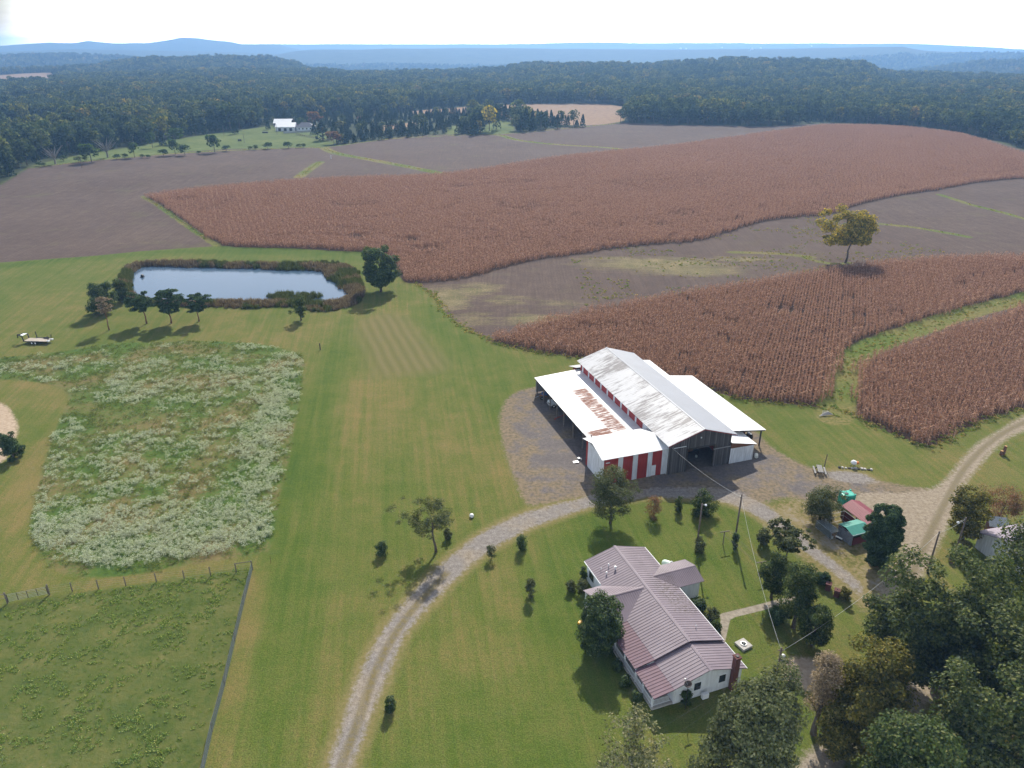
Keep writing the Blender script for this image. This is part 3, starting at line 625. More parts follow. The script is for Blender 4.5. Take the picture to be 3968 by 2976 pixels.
def corn_field(label,P,seed):
    g=np.random.default_rng(seed); ca,sa=math.cos(AZ_ROW),math.sin(AZ_ROW)
    U=P[:,0]*ca-P[:,1]*sa; W=P[:,0]*sa+P[:,1]*ca          # across and along the rows
    out=[]
    hl=[(gp(x,y),a,b) for x,y,a,b in HOLES]
    for st,sel in ((3.04,0),(1.52,1)):
        u,v=np.meshgrid(np.arange(math.floor(U.min()/3.04)*3.04,U.max()+3,st)+st/2,np.arange(math.floor(W.min()/3.04)*3.04,W.max()+3,st)+st/2)
        x=u*ca+v*sa; y=-u*sa+v*ca; x=x.ravel();y=y.ravel()
        if sel==0:
            s=sdf(P,x,y,8.); k=s>3.2; big=set(zip(np.round(u.ravel()[k]/3.04-.5).astype(int),np.round(v.ravel()[k]/3.04-.5).astype(int)))
        else:
            s=sdf(P,x,y,8.); cell=zip(np.floor(u.ravel()/3.04).astype(int),np.floor(v.ravel()/3.04).astype(int))
            k=(s>.5+.8*g.uniform(-1,1,len(s)))&np.array([c not in big for c in cell])
        k&=(np.abs(x)<y*.85+40)
        for c,a,b in hl: k&=~((((x-c[0])/a)**2+((y-c[1])/b)**2)<1)
        # thin spots
        k&=~((vnoise(x/3.1,y/3.1,77)>.965)&(st<2))
        x,y=x[k],y[k]; n=len(x); out.append((x,y,np.full(n,-AZ_ROW)+g.integers(0,2,n)*math.pi,g.uniform(.95,1.06,n)*(.90+.20*fbm(x/22,y/14,5,3))*(1-.34*np.exp(-((np.mod(fbm(x/75.,y/42.,15,2)*7,1)-.5)/.045)**2)*(vnoise(x/40,y/30,19)>.35)),g.integers(0,3,n)+(3 if sel==0 else 0)))
    x,y,rz,s,pk=[np.concatenate(q) for q in zip(*out)]
    print(label,len(x))
    return scatter('corn',label,np.column_stack([x,y,hfun(x,y)-.02]),rz,s,pk,CS+CB)
corn_field('large field of dry reddish corn beyond the pond',CORN1,1)
corn_field('dry reddish corn between the barn and the lone yellow tree',CORN2,2)
corn_field('dry reddish corn at the right beside the farm track',CORN3,3)
# white flowering weeds of the meadow
WM=leaf_mat('weed_flowers',[(0,(.20,.24,.13)),(.3,(.42,.46,.33)),(.75,(.66,.69,.58)),(1,(.82,.83,.76))],.3,gloss=.2)
WG=leaf_mat('weed_stems',[(0,(0.061,0.108,0.023)),(.5,(0.129,0.195,0.050)),(.8,(0.259,0.273,0.091)),(1,(0.414,0.370,0.165))],.35,gloss=.2)
def weed(name,seed,tall,mat,nl,sz,r,plants=1):
    g=np.random.default_rng(seed); D=[]
    for k in range(plants):
        m=nl//plants; d=rnd_dirs(g,m,.9)*(g.uniform(.3,1,m)**.5)[:,None]*np.array([r,r,tall*g.uniform(.55,1.1)])*(1 if plants==1 else .42); d[:,2]=np.abs(d[:,2])
        if plants>1: d+=np.array([*(g.uniform(-r,r,2)),tall*g.uniform(.1,.55)])
        D.append(d)
    V,F=leaves(g,np.concatenate(D),sz,.9,.55); return proto(name,V,F,mat)
WF=[weed('white_weed_%d'%i,30+i,.75,WM,190,.05,.62,9) for i in range(4)]+[weed('green_weed_%d'%i,40+i,.45,WG,110,.065,.6,8) for i in range(4)]
def meadow():
    g=np.random.default_rng(5); lo,hi=MEADOW.min(0),MEADOW.max(0); lo=np.maximum(lo,[-140,40])
    n=int((hi[0]-lo[0])*(hi[1]-lo[1])*2.6); x=g.uniform(lo[0],hi[0],n); y=g.uniform(lo[1],hi[1],n)
    s=sdf(MEADOW,x,y,10.); sw=sdf(WEEDS,x,y,10.); s=s+1.6*(fbm(x/2.2,y/2.2,66,3)-.55); sw=sw+2.2*(fbm(x/2.6,y/2.2,67,3)-.5); k=(s>.1)&(np.abs(x)<y*.8+15); x,y,s,sw=x[k],y[k],s[k],sw[k]
    dens=.42*sst(.54,.66,fbm(x/7.,y/5.,51,4))
    for px,py,rx,ry,a in [(330,1165,26,5.5,1.9),(150,1145,12,6,1.4),(500,1140,13,6,1.6),(590,900,5,16,1.2),(620,800,6,9,1.0),(560,1030,5,9,1.0),(330,960,10,5,0.40),(250,1000,9,5,0.36),(420,870,8,6,0.40),(250,1040,10,4,0.32),(430,790,9,5,0.36),(540,830,8,6,0.40),(110,795,14,4,0.43),(380,830,7,5,.4),(470,960,8,6,.4)]:
        c=gp(px,py); dens=np.maximum(dens,a*np.exp(-((x-c[0])/rx)**2-((y-c[1])/ry)**2)*(.75 if a>1.35 else 0)); dens=np.maximum(dens,a*np.exp(-((x-c[0])/rx)**2-((y-c[1])/ry)**2)*sst(.36,.58,fbm(x/4.,y/3.,61,4)+.10))
    for px,py,rx,ry in [(400,900,3.5,8),(430,1010,7,4),(480,1030,5,3),(300,900,3,5)]:
        c=gp(px,py); dens=dens*(1-.85*np.exp(-((x-c[0])/rx)**2-((y-c[1])/ry)**2))
    wht=(g.uniform(0,1,len(x))<np.clip(dens*1.0,0,.92))&(sw>-.2)
    grn=~wht&(g.uniform(0,1,len(x))<.32)
    k=wht|grn; x,y,wht=x[k],y[k],wht[k]; n=len(x)
    print('weeds',n,wht.sum())
    scatter('meadow_weeds','tall white flowering weeds and grass of the unmown meadow',np.column_stack([x,y,hfun(x,y)]),g.uniform(0,6.28,n),g.uniform(.6,1.25,n)*np.where(wht,1.,.85),g.integers(0,4,n)+np.where(wht,0,4),WF)
meadow()
# tussocks of the fenced pasture
TM=leaf_mat('tussock_grass',[(0,(0.064,0.132,0.028)),(.45,(0.167,0.273,0.062)),(.8,(0.338,0.405,0.120)),(1,(0.647,0.621,0.240))],.35,gloss=.3)
TS=[weed('tussock_%d'%i,60+i,.17,TM,44,.07,.36) for i in range(4)]
def pasture():
    g=np.random.default_rng(6); lo,hi=PASTURE.min(0),PASTURE.max(0); lo=np.maximum(lo,[-75,44]); n=int((hi[0]-lo[0])*(hi[1]-lo[1])*4.5)
    x=g.uniform(lo[0],hi[0],n); y=g.uniform(lo[1],hi[1],n); f=fbm(x/2.6,y/2.0,71,4); k=(sdf(PASTURE,x,y,5.)>.3)&(g.uniform(0,1,n)<sst(.40,.66,f)*.9+.10); x,y,f=x[k],y[k],f[k]; n=len(x)
    print('tussocks',n)
    scatter('pasture_grass','rough tussocky grass of the fenced pasture',np.column_stack([x,y,hfun(x,y)]),g.uniform(0,6.28,n),g.uniform(.4,1.15,n)*(.45+f),g.integers(0,4,n),TS)
pasture()
# reeds round the pond
RM=leaf_mat('reeds_brown',[(0,(0.074,0.051,0.035)),(.5,(0.168,0.123,0.087)),(.85,(0.282,0.218,0.158)),(1,(0.403,0.348,0.254))],.3,gloss=.3)
RG=leaf_mat('reeds_green',[(0,(0.033,0.048,0.015)),(.5,(0.083,0.105,0.033)),(1,(0.180,0.188,0.075))],.3,gloss=.3)
def reed(name,seed,mat,h):
    g=np.random.default_rng(seed); n=44; b=np.column_stack([g.uniform(-.6,.6,(n,2)),np.zeros(n)-.3]); t=b+np.column_stack([g.normal(size=(n,2))*.22,g.uniform(.6,1.1,n)*h+.3])
    return proto(name,*blade_quads(b,t,np.full(n,.045),g),mat)
RP=[reed('reed_brown_%d'%i,80+i,RM,1.4) for i in range(3)]+[reed('reed_green_%d'%i,90+i,RG,1.5) for i in range(3)]
REEDS=poly([(258,612),(262,592),(285,573),(340,567),(450,568),(560,571),(650,569),(722,567),(765,580),(780,604),(786,630),(774,656),(735,669),(690,674),(620,664),(530,668),(450,664),(380,662),(330,657),(285,650),(266,634)],0,3)
def reeds():
    g=np.random.default_rng(7); lo,hi=REEDS.min(0)-1,REEDS.max(0)+1; n=int((hi[0]-lo[0])*(hi[1]-lo[1])*2.1); x=g.uniform(lo[0],hi[0],n); y=g.uniform(lo[1],hi[1],n)
    so_=sdf(REEDS,x,y,6.)+1.2*(fbm(x/4,y/4,5,3)-.5); sp=sdf(POND,x,y,14.)
    cut=.4+2.4*(fbm(x/3.5,y/3.5,91,3)-.4)
    c=gp(640,648); isl=(((x-c[0])/8.)**2+((y-c[1]+.5)/3.)**2<1)
    k=(so_>0)&((sp<cut)|(isl&(sp<12)))
    x,y,isl,sp=x[k],y[k],isl[k],sp[k]; n=len(x); z=np.maximum(hfun(x,y),WATER_Z-.3)
    gr=isl|(fbm(x/6.,y/6.,93,3)>.56)
    print('reeds',n)
    scatter('pond_reeds','brown and green reeds fringing the pond',np.column_stack([x,y,z]),g.uniform(0,6.28,n),g.uniform(.6,1.15,n)*np.where(sp<-4,.75,1.),g.integers(0,3,n)+np.where(gr,3,0),RP)
reeds()
# the water
def pond():
    q=POND; c=q.mean(0); e=np.array([p+(p-c)/np.linalg.norm(p-c)*2.5 for p in q]); n=len(e)
    V=[(p[0],p[1],WATER_Z) for p in e]; me=bpy.data.meshes.new('water'); me.from_pydata(V,[],[tuple(range(n))]); me.update()
    m=N('water'); p=m.pos(); rip=m.noise(m.scale(p,(1,1.6,1)),1.3,4,.6); calm=m.map(m.noise(p,.05,3),.4,.62,.15,1.)
    b=m.new('Bump'); m.put(b.inputs['Height'],rip); m.put(b.inputs['Strength'],m.math('MULTIPLY',calm,.16)); b.inputs['Distance'].default_value=.1
    s=m.bsdf((.075,.125,.19),.05,0,b.outputs[0],.9); s.inputs['IOR'].default_value=1.45
    structure(put('water',me,m.out(s)),'still pond water reflecting the sky')
pond()
# weedy tufts along field edges, strips and the edge of the beans
ET=[weed('edge_tuft_%d'%i,110+i,.5,leaf_mat('edge_grass_%d'%i,[(0,(0.122,0.136,0.043)),(.5,(0.326,0.285,0.098)),(1,(0.734,0.544,0.245))] if i<2 else [(0,(0.082,0.149,0.032)),(.5,(0.190,0.272,0.054)),(1,(0.462,0.462,0.136))],.35,gloss=.2),40,.13,.5) for i in range(4)]
def edge_tufts():
    g=np.random.default_rng(8); X=[];Y=[]
    for l,wd in STRIPS:
        seg=np.linalg.norm(np.diff(l,axis=0),axis=1); L=seg.sum(); n=int(min(L*wd*.5,1400)); t=g.uniform(0,L,n); cu=np.concatenate([[0],np.cumsum(seg)])
        X.append(np.interp(t,cu,l[:,0])+g.normal(size=n)*wd*.33); Y.append(np.interp(t,cu,l[:,1])+g.normal(size=n)*wd*.33)
    m=smooth(NEAR[1:22],4,False); e=np.array([gp(a,b)[:2] for a,b in m]); seg=np.linalg.norm(np.diff(e,axis=0),axis=1); cu=np.concatenate([[0],np.cumsum(seg)]); n=900; t=g.uniform(0,cu[-1],n)
    X.append(np.interp(t,cu,e[:,0])+g.normal(size=n)*.7); Y.append(np.interp(t,cu,e[:,1])+g.normal(size=n)*.7)
    n=9000; c=gp(1300,610); x=g.uniform(20,150,n); y=g.uniform(150,330,n); s=sdf(FIELD,x,y,5.); cs=np.maximum.reduce([sdf(p,x,y,5.) for p in (CORN1,CORN2,CORN3)])
    k=(s>.5)&(cs<-.3)&(g.uniform(0,1,n)<sst(.5,.64,fbm(x/16.,y/7.,41,4))); X.append(x[k]);Y.append(y[k])
    x=np.concatenate(X);y=np.concatenate(Y); n=len(x); print('edge',n)
    scatter('edge_grass','weedy grass along the field edges and the grass strips',np.column_stack([x,y,hfun(x,y)]),g.uniform(0,6.28,n),g.uniform(.35,.95,n),g.integers(0,4,n),ET)
edge_tufts()
# ------------------------------------------------------------------ woods
HUE=[(0,(.6,.7,.75)),(.3,(.85,.92,.95)),(.55,(1.05,1.08,1.)),(.78,(1.3,1.25,1.)),(.90,(1.6,1.4,.95)),(.95,(2.1,1.65,.85)),(.98,(2.2,1.4,1.)),(1,(1.5,1.3,1.2))]
FORM=leaf_mat('wood_leaves',[(0,(0.024,0.042,0.023)),(.5,(0.053,0.075,0.037)),(.85,(0.095,0.120,0.062)),(1,(0.156,0.164,0.099))],.38,HUE,gloss=.3,patch=True)
CEDM=leaf_mat('cedar_leaves',[(0,(0.014,0.032,0.018)),(.6,(0.032,0.061,0.029)),(1,(0.072,0.104,0.047))],.2,[(0,(0.850,0.850,0.850)),(1,(0.850,0.850,0.850))],gloss=.3)
def wood_tree(name,seed,h,r,n,sz,conif=False):
    g=np.random.default_rng(seed)
    if conif:
        t=g.uniform(0,1,n)**.8; a=g.uniform(0,6.28,n); q=r*(1-t)**.75*(.75+.35*g.uniform(0,1,n))*(.85+.15*np.sin(a*3+seed)); C=np.column_stack([np.cos(a)*q,np.sin(a)*q,.06*h+t*h*.93])
    else:
        C=[]; nlob=9; lc=rnd_dirs(g,nlob,.35)*np.array([r*.62,r*.62,h*.27]); lr=g.uniform(.38,.62,nlob)*r
        for c,q in zip(lc,lr):
            m=n//nlob; d=rnd_dirs(g,m,.25); C.append(c+d*q*(g.uniform(.6,1,m)**.5)[:,None]*np.array([1,1,.85])+[0,0,h*.62])
        C=np.concatenate(C)
    V,F=leaves(g,C,sz,.45 if not conif else .2,.7)
    tb=MB(); tb.tube([(0,0,-.5),(0,0,h*.35),(0,0,h*(.8 if conif else .6))],[.022*h,.016*h,.006*h],5)
    me=bpy.data.meshes.new(name); b=len(V)
    VV=np.concatenate([V,np.array(tb.v)]); FF=[tuple(f) for f in F]+[tuple(b+i for i in f) for f in tb.f]
    me.from_pydata(VV.tolist(),[],FF); me.materials.append(CEDM if conif else FORM); me.materials.append(BARK)
    me.polygons.foreach_set('material_index',[0]*len(F)+[1]*len(tb.f)); me.update(); return me
WT=[wood_tree('woodland_tree',200+i,h,r,330,.85) for i,(h,r) in enumerate([(14,5.2),(15.5,5.8),(12.5,5.0),(15,4.6),(11.5,4.4)])]
CT=[wood_tree('cedar',220+i,h,r,330,.55,True) for i,(h,r) in enumerate([(10,2.6),(8,2.3),(12,2.9)])]
WTO=[bpy.data.objects.new('source',m) for m in WT+CT]
def woods():
    g=np.random.default_rng(9); X=[];Y=[];Sx=[]
    for y0,y1,st,k in ((330,1250,7.2,1.),(1250,2400,10.,1.0),(2400,3800,14,1.05)):
        y,x=np.meshgrid(np.arange(y0,y1,st),np.arange(-y1*.80,y1*.80,st),indexing='ij'); x=x.ravel()+g.uniform(-.45,.45,x.size)*st; y=y.ravel()+g.uniform(-.45,.45,y.size)*st
        m=(np.abs(x)<y*.74+25); x,y=x[m],y[m]; X.append(x);Y.append(y);Sx.append(np.full(len(x),k))
    x=np.concatenate(X);y=np.concatenate(Y);s=np.concatenate(Sx)
    w_=np.minimum.reduce([-sdf(FIELD,x,y,25.)]+[-sdf(p,x,y,25.) for p in GREENS+TANS])
    c1=gp(905,300); 
    k=(w_>2.5)
    # keep land behind the camera's near fields open, and thin the young cedars right of the far farm
    az=np.arctan2(x,y)
    x,y,s,az=x[k],y[k],s[k],az[k]
    d=np.hypot(x,y); young=(az>R(-18))&(az<R(-3))&(d<830)
    k=~young|(g.uniform(0,1,len(x))<.55); x,y,s,d,young=x[k],y[k],s[k],d[k],young[k]
    n=len(x); ced=young&(g.uniform(0,1,n)<.92)|(g.uniform(0,1,n)<sst(.55,.7,fbm(x/90.,y/90.,21,3))*.8+.05)
    pk=np.where(ced,5+g.integers(0,3,n),g.integers(0,5,n)); sc_=s*g.uniform(.75,1.2,n)*np.where(young,.75,1.)
    sc_=sc_*(.85+.3*vnoise(x/60.,y/60.,8))
    z=hfun(x,y)-.2; rz=g.uniform(0,6.28,n)
    vis=(np.abs(az_:=np.arctan2(x,y))<R(36))
    # the nearest trees, which show largest, stand on their own
    order=np.argsort(np.where(vis,d,1e9)); near=order[:225]; rest=np.setdiff1d(np.arange(n),near); rest=rest[(d[rest]>330)]
    for i in near:
        c=pk[i]>=5
        o=bpy.data.objects.new('cedar' if c else 'woodland_tree',(WT+CT)[pk[i]]); col.objects.link(o); o.location=(x[i],y[i],z[i]); o.rotation_euler=(0,0,rz[i]); o.scale=(sc_[i],)*3
        if c: tag(o,'dark cedar at the front edge of the woods beyond the fields','tree','cedars along the edge of the woods')
        else: tag(o,'leafy tree at the front edge of the woods beyond the fields','tree','trees along the edge of the woods')
    print('woods',len(rest))
    scatter('forest','wooded hills stretching to the horizon',np.column_stack([x,y,z])[rest],rz[rest],sc_[rest],pk[rest],WTO)
woods()
# ------------------------------------------------------------------ building materials
def stripes(n,p,axis,period): # ribs: sharp ridge lines every period metres along axis
    x=n.new('SeparateXYZ'); n.put(x.inputs[0],p); v=n.math('FRACT',n.math('DIVIDE',x.outputs[axis],period)); return n.math('ABSOLUTE',n.math('SUBTRACT',v,.5))
def roof_metal(name,axis,rust=0,streak=0.,base=(.78,.79,.80),period=.24,spec=.6):
    n=N(name); p=n.pos(); s=stripes(n,p,axis,period); rib=n.map(s,.36,.46)
    k=(.35,4.5,1) if axis==1 else (4.5,.35,1)
    st=n.noise(n.scale(p,k),.9,6,.75); big=n.noise(n.scale(p,(.6,1.4,1)),.22,4,.6)
    c=n.mix(n.map(n.noise(p,.5,4),.3,.7,0,.35),base,tuple(b*.82 for b in base))
    if streak: c=n.mix(n.math('MULTIPLY',n.map(n.math('ADD',st,n.math('MULTIPLY',n.math('SUBTRACT',big,.5),.8)),.48,.60),streak),c,(.17,.155,.155))
    ro=.42
    if rust:
        x=n.new('SeparateXYZ'); n.put(x.inputs[0],p); U,Vv=x.outputs[0],x.outputs[1]; M=n.math
        fr=n.noise(n.scale(p,(.30,2.6,1)),1.,6,.75)
        band=M('MULTIPLY',M('MULTIPLY',n.map(U,-5.2,-4.6),n.map(U,-2.2,-1.4,1.,0.)),M('MULTIPLY',n.map(Vv,10.5,11.2),n.map(Vv,28.8,29.6,1.,0.)))
        b2=M('MULTIPLY',M('MULTIPLY',n.map(U,-9.,-8.2,.45,1.),n.map(U,-4.9,-4.4,1.,0.)),M('MULTIPLY',n.map(Vv,9.,9.5),n.map(Vv,12.6,13.1,1.,0.)))
        m=M('MULTIPLY',M('MAXIMUM',M('MULTIPLY',band,n.map(fr,.37,.51)),M('MULTIPLY',b2,n.map(fr,.34,.44))),1.)
        c=n.mix(m,c,n.mix(n.map(n.noise(p,3.,3),.35,.65),(.17,.072,.05),(.29,.145,.10)))
        ro=n.map(m,0,1,.42,.9)
    b=n.bsdf(c,ro,0,n.bump(rib,.6,.03),spec); return n.out(b)
def siding(name,c,axis=0,period=.3,var=.2):
    n=N(name); p=n.pos(); s=n.map(stripes(n,p,axis,period),.40,.47); k=n.map(n.noise(n.scale(p,(3,3,.4)),1.2,4),.3,.7,1-var,1+var)
    return n.out(n.bsdf(n.mix(1.,c,k,'MULTIPLY'),.6,0,n.bump(s,.5,.02),.3))
def old_wood():
    n=N('grey_boards'); p=n.pos(); x=n.new('SeparateXYZ'); n.put(x.inputs[0],p)
    cell=n.math('FLOOR',n.math('DIVIDE',x.outputs[0],.22)); wn_=n.new('TexWhiteNoise',noise_dimensions='1D'); n.put(wn_.inputs['W'],cell)
    st=n.noise(n.scale(p,(9,9,.7)),1.4,4,.65)
    f=n.math('ADD',n.math('MULTIPLY',wn_.outputs['Value'],.5),n.math('MULTIPLY',st,.5)); gap=n.map(stripes(n,p,0,.22),.44,.48)
    c=n.ramp(f,[(.2,(.045,.043,.045)),(.55,(.095,.09,.09)),(.8,(.16,.15,.145))]); c=n.mix(gap,c,(.012,.012,.012))
    return n.out(n.bsdf(c,.92,0,n.bump(st,.5,.02),.15))
ROOF=roof_metal('white_roof_metal',1,0,.0); ROOF_W=roof_metal('weathered_roof_metal',1,0,.95,(.54,.54,.55),spec=.35); ROOF_R=roof_metal('rusty_roof_metal',1,1,.12); ROOF_A=roof_metal('annex_roof_metal',0,0,.25); ROOF_G=roof_metal('grey_and_shade_roof_metal',1,0,.12,(.30,.315,.35))
RED=siding('red_siding',(.30,.035,.032)); WHT=siding('white_siding',(.62,.65,.68)); WHT_Y=siding('white_side_siding',(.62,.65,.68),1); RED_Y=siding('red_side_siding',(.30,.035,.032),1)
WOOD=old_wood(); DARKW=plain('dark_timber',(.05,.042,.036),.9,0,.3); POST=plain('post_timber',(.17,.145,.12),.9,0,.35); PAINT=plain('white_paint',(.74,.76,.77),.5,0,.1); GLASS=plain('dark_glass',(.02,.025,.03),.08,0,.1,1.,.6)
TRIM_R=plain('red_trim',(.24,.045,.04),.6); GREYM=plain('grey_metal',(.36,.37,.38),.45,.6,.2); BLACKM=plain('black_metal',(.025,.025,.027),.5,.2,.3); RUBBER=plain('rubber',(.018,.018,.018),.85,0,.3); REDM=plain('red_machine_paint',(.28,.035,.025),.5,0,.3)
CONC=plain('concrete',(.42,.40,.37),.9,0,.2,4.); RUST=plain('rusty_steel',(.16,.075,.045),.85,.1,.4,6.); BRICK=plain('brick_red',(.115,.048,.042),.9,0,.35,9.); CREAM=plain('cream_plastic',(.66,.66,.58),.5,0,.12); DIRT=plain('dirt_floor',(.12,.10,.085),.95,0,.3,2.)
ORANGE=plain('orange_paint',(.55,.17,.03),.55,0,.25); TEAL=plain('teal_plastic',(.035,.40,.30),.42,0,.15); TARPG=plain('green_tarp',(.045,.24,.19),.6,0,.15,2.); TARPS=plain('grey_tarp',(.16,.17,.185),.7,0,.3,3.)
SOLAR=plain('white_enamel',(.78,.79,.78),.35,0,.08)
# ------------------------------------------------------------------ the barn
BO=(25.6,106.0); BT=R(18.5)
def bw(u,v,z=0.): return (BO[0]+u*math.cos(BT)-v*math.sin(BT),BO[1]+u*math.sin(BT)+v*math.cos(BT),z)
def barn():
    r=thing('barn','big white roofed barn with red and white striped annex and open sheds on both sides','barn',(BO[0],BO[1],0),BT)
    # main roof, 0.05 thick sheets
    zr,ze,v0,v1=8.1,5.95,-.2,38.
    MB().slab([(0,v0,ze),(6.6,v0,zr),(6.6,v1,zr),(0,v1,ze)],.06).build('roof',ROOF_W,r,label='streaked grey and white roof slope above the red clerestory')
    MB().slab([(6.6,v0,zr+.002),(13.2,v0,ze),(13.2,v1,ze),(6.6,v1,zr+.002)],.06).build('roof',ROOF_G,r,label='plain roof slope, tilt away from the light painted as grey')  # grey in the colour stands in for this slope tilting away from the light
    MB().wall([(6.42,v0-.03,zr-.04),(6.6,v0-.03,zr+.01),(6.78,v0-.03,zr-.04),(6.78,v0-.03,zr+.0),(6.6,v0-.03,zr+.05),(6.42,v0-.03,zr+.0)],(0,v1-v0+.06,0)).build('ridge_cap',ROOF_G,r)
    MB().wall([(0.02,v0-.04,ze-.2),(6.6,v0-.04,zr-.2),(13.18,v0-.04,ze-.2),(13.18,v0-.04,ze-.065),(6.6,v0-.04,zr-.065),(.02,v0-.04,ze-.065)],(0,.045,0)).build('barge_board',TRIM_R,r)
    # front wall of boards with an open doorway
    g=lambda u:ze-.1+min(u,13.2-u)*(zr-ze)/6.6
    f=MB(); y0,y1=.55,.62
    P=lambda *q:f.wall([(u,y0,z) for u,z in q],(0,y1-y0,0))
    P((.6,0),(4.2,0),(4.2,4.1),(.6,4.1)); P((9.3,0),(12.6,0),(12.6,4.1),(9.3,4.1))
    P((.6,4.1),(12.6,4.1),(12.6,g(12.6)),(6.6,g(6.6)),(.6,g(.6)))
    f.build('front_wall',WOOD,r,label='weathered grey board wall with an open doorway')
    MB().box(4.0,4.2,.42,.55,0,4.2).box(9.3,9.48,.42,.55,0,4.2).box(4.0,9.48,.42,.549,4.2,4.38).build('door_frame',DARKW,r)
    MB().box(9.35,12.5,.40,.46,.08,3.35).build('sliding_door',WOOD,r); MB().box(9.2,12.9,.36,.47,3.42,3.56).build('door_rail',GREYM,r)
    MB().cyl((6.6,.5,6.1),.12,.3,10,axis=1).build('barn_lamp',PAINT,r); MB().box(1.5,3.8,.40,.5,4.95,5.03).build('light_bar',PAINT,r)
    # left side: low wall band under the eave, striped
    c=MB(); v=.62; k=0; V=[]
    w_=MB(); rd=MB(); v=9.2
    while v<37.4:
        e=min(v+.62,37.4); w_.box(.6,.66,v,e,3.6,5.8); v=e
        if v>=37.4: break
        e=min(v+2.35,37.4); rd.box(.6,.66,v,e,3.6,5.8); v=e
    w_.box(.6,.66,.62,9.2,0,5.8); w_.build('side_wall',WHT_Y,r); rd.build('side_wall',RED_Y,r,label='red clerestory panels')
    MB().box(.6,12.6,37.35,37.42,0,5.7).wall([(.6,37.35,5.7),(12.6,37.35,5.7),(6.6,37.35,7.8)],(0,.07,0)).build('back_wall',WHT,r)
    MB().box(12.54,12.6,.62,37.35,0,5.75).build('side_wall',RED_Y,r)
    MB().box(.66,12.54,.62,37.35,.0,.03).build('barn_floor',DIRT,r)
    for vv in (6.,12.,18.,24.,30.):
        for uu in (3.9,9.3): MB().box(uu-.1,uu+.1,vv-.1,vv+.1,.03,6.8).build('post',DARKW,r)
    # hay mow deck closes the upper dark space
    MB().box(.7,12.5,8.,37.,4.2,4.3).build('loft_floor',DARKW,r)
    # left open shed
    zo,zi=3.45,4.05
    MB().slab([(-9.45,8.3,zo),(.58,8.3,zi),(.58,37.9,zi),(-9.45,37.9,zo)],.05).build('shed_roof',ROOF_R,r,label='white shed roof with rust patches')
    MB().box(-9.42,-9.36,8.4,37.85,zo-.28,zo-.055).build('eave_beam',DARKW,r)
    for vv in (36.6,32.9,29.3,25.6,22.2,17.6,13.2,9.9): MB().box(-9.36,-9.18,vv-.09,vv+.09,0,zo-.06).build('post',POST,r)
    MB().wall([(-9.2,37.6,.25),(.6,37.6,.25),(.6,37.6,zi-.1),(-9.2,37.6,zo-.1)],(0,.06,0)).build('shed_end_wall',GREYM,r)
    for vv in (33.,29.4,25.7,22.3,17.7,13.3): MB().wall([(-9.2,vv,zo-.3),(.6,vv,zi-.3),(.6,vv,zi-.08),(-9.2,vv,zo-.08)],(0,.08,0)).build('rafter',DARKW,r)
    # striped annex
    A0,A1,B0,B1=-10.9,.6,1.0,8.1
    u=A0
    for i,wd in enumerate([2.53,.87,1.80,.92,1.80,.87,1.80,.91]):
        MB().box(u,u+wd,B0,B0+.06,0,4.98+.0).build('annex_wall',RED if i%2==0 else WHT,r); u+=wd
    MB().wall([(A0,B0+.06,0),(A0,B1-.7,0),(A0,B1-.7,5.0),(A0,B0+.06,5.0)],(.06,0,0)).build('annex_side_wall',WHT_Y,r)
    MB().box(A0,A0+.06,B1-.7,B1,0,4.95).build('annex_side_wall',RED_Y,r)
    MB().wall([(A0-.02,B0-.3,4.92),(A0-.02,B1+.1,4.85),(A0-.02,4.7,5.93)],(.05,0,0)).build('gable',GREYM,r)
    MB().box(A0+.06,A1,B1-.06,B1,0,4.9).build('annex_back_wall',RED,r)
    MB().slab([(A0-.55,.68,4.98),(A1-.05,.68,4.98),(A1-.05,4.7,6.02),(A0-.55,4.7,6.02)],.05).build('annex_roof',ROOF_A,r)
    MB().slab([(A0-.55,4.7,6.022),(.1,4.7,6.022),(.1,8.6,4.92),(A0-.55,8.6,4.92)],.05).build('annex_roof',ROOF_A,r)
    MB().box(-2.15,-1.33,.955,.998,.12,2.1).build('annex_door',PAINT,r)
    MB().box(A0+.28,A0+.95,.86,.99,4.1,4.22).build('tube_lamp',PAINT,r); MB().cyl((A0+.9,8.3,4.9),.09,.6,8).build('flue',BLACKM,r)
    MB().box(A0-.02,A0-.005,3.1,3.13,.2,3.9).build('door_seam',GREYM,r)
    # right side: high roof in two depths and a low front lean-to
    MB().slab([(12.62,3.6,4.75),(16.6,3.6,4.18),(16.6,37.2,4.18),(12.62,37.2,4.75)],.05).slab([(16.6,3.6,4.178),(22.0,3.6,3.4),(22.0,28.6,3.4),(16.6,28.6,4.178)],.05).build('shed_roof',ROOF,r,label='bright white roof of the right hand shed')
    for vv in (4.1,10.2,16.3,22.4,28.2): MB().box(21.3,21.5,vv-.1,vv+.1,0,3.44).build('post',DARKW,r)
    for vv in (10.3,16.4,22.5): MB().box(16.5,16.7,vv-.1,vv+.1,0,4.1).build('post',DARKW,r)
    MB().wall([(16.65,3.7,4.05),(21.9,3.7,3.3),(21.9,3.7,3.12),(16.65,3.7,3.85)],(0,.08,0)).build('rafter',DARKW,r)
    MB().slab([(12.63,.18,4.2),(17.75,.18,3.1),(17.75,7.4,3.1),(12.63,7.4,4.2)],.05).build('lean_to_roof',ROOF,r)
    MB().wall([(12.63,.35,0),(17.3,.35,0),(17.3,.35,2.9),(12.63,.35,3.0)],(0,.06,0)).build('lean_to_wall',WHT,r)
    MB().wall([(12.63,.33,3.02),(17.5,.33,2.92),(17.5,.33,3.06),(12.63,.33,4.1)],(0,.05,0)).build('lean_to_fascia',RUST,r)
    MB().box(17.24,17.3,.41,7.2,0,3.1).build('lean_to_wall',WHT_Y,r)
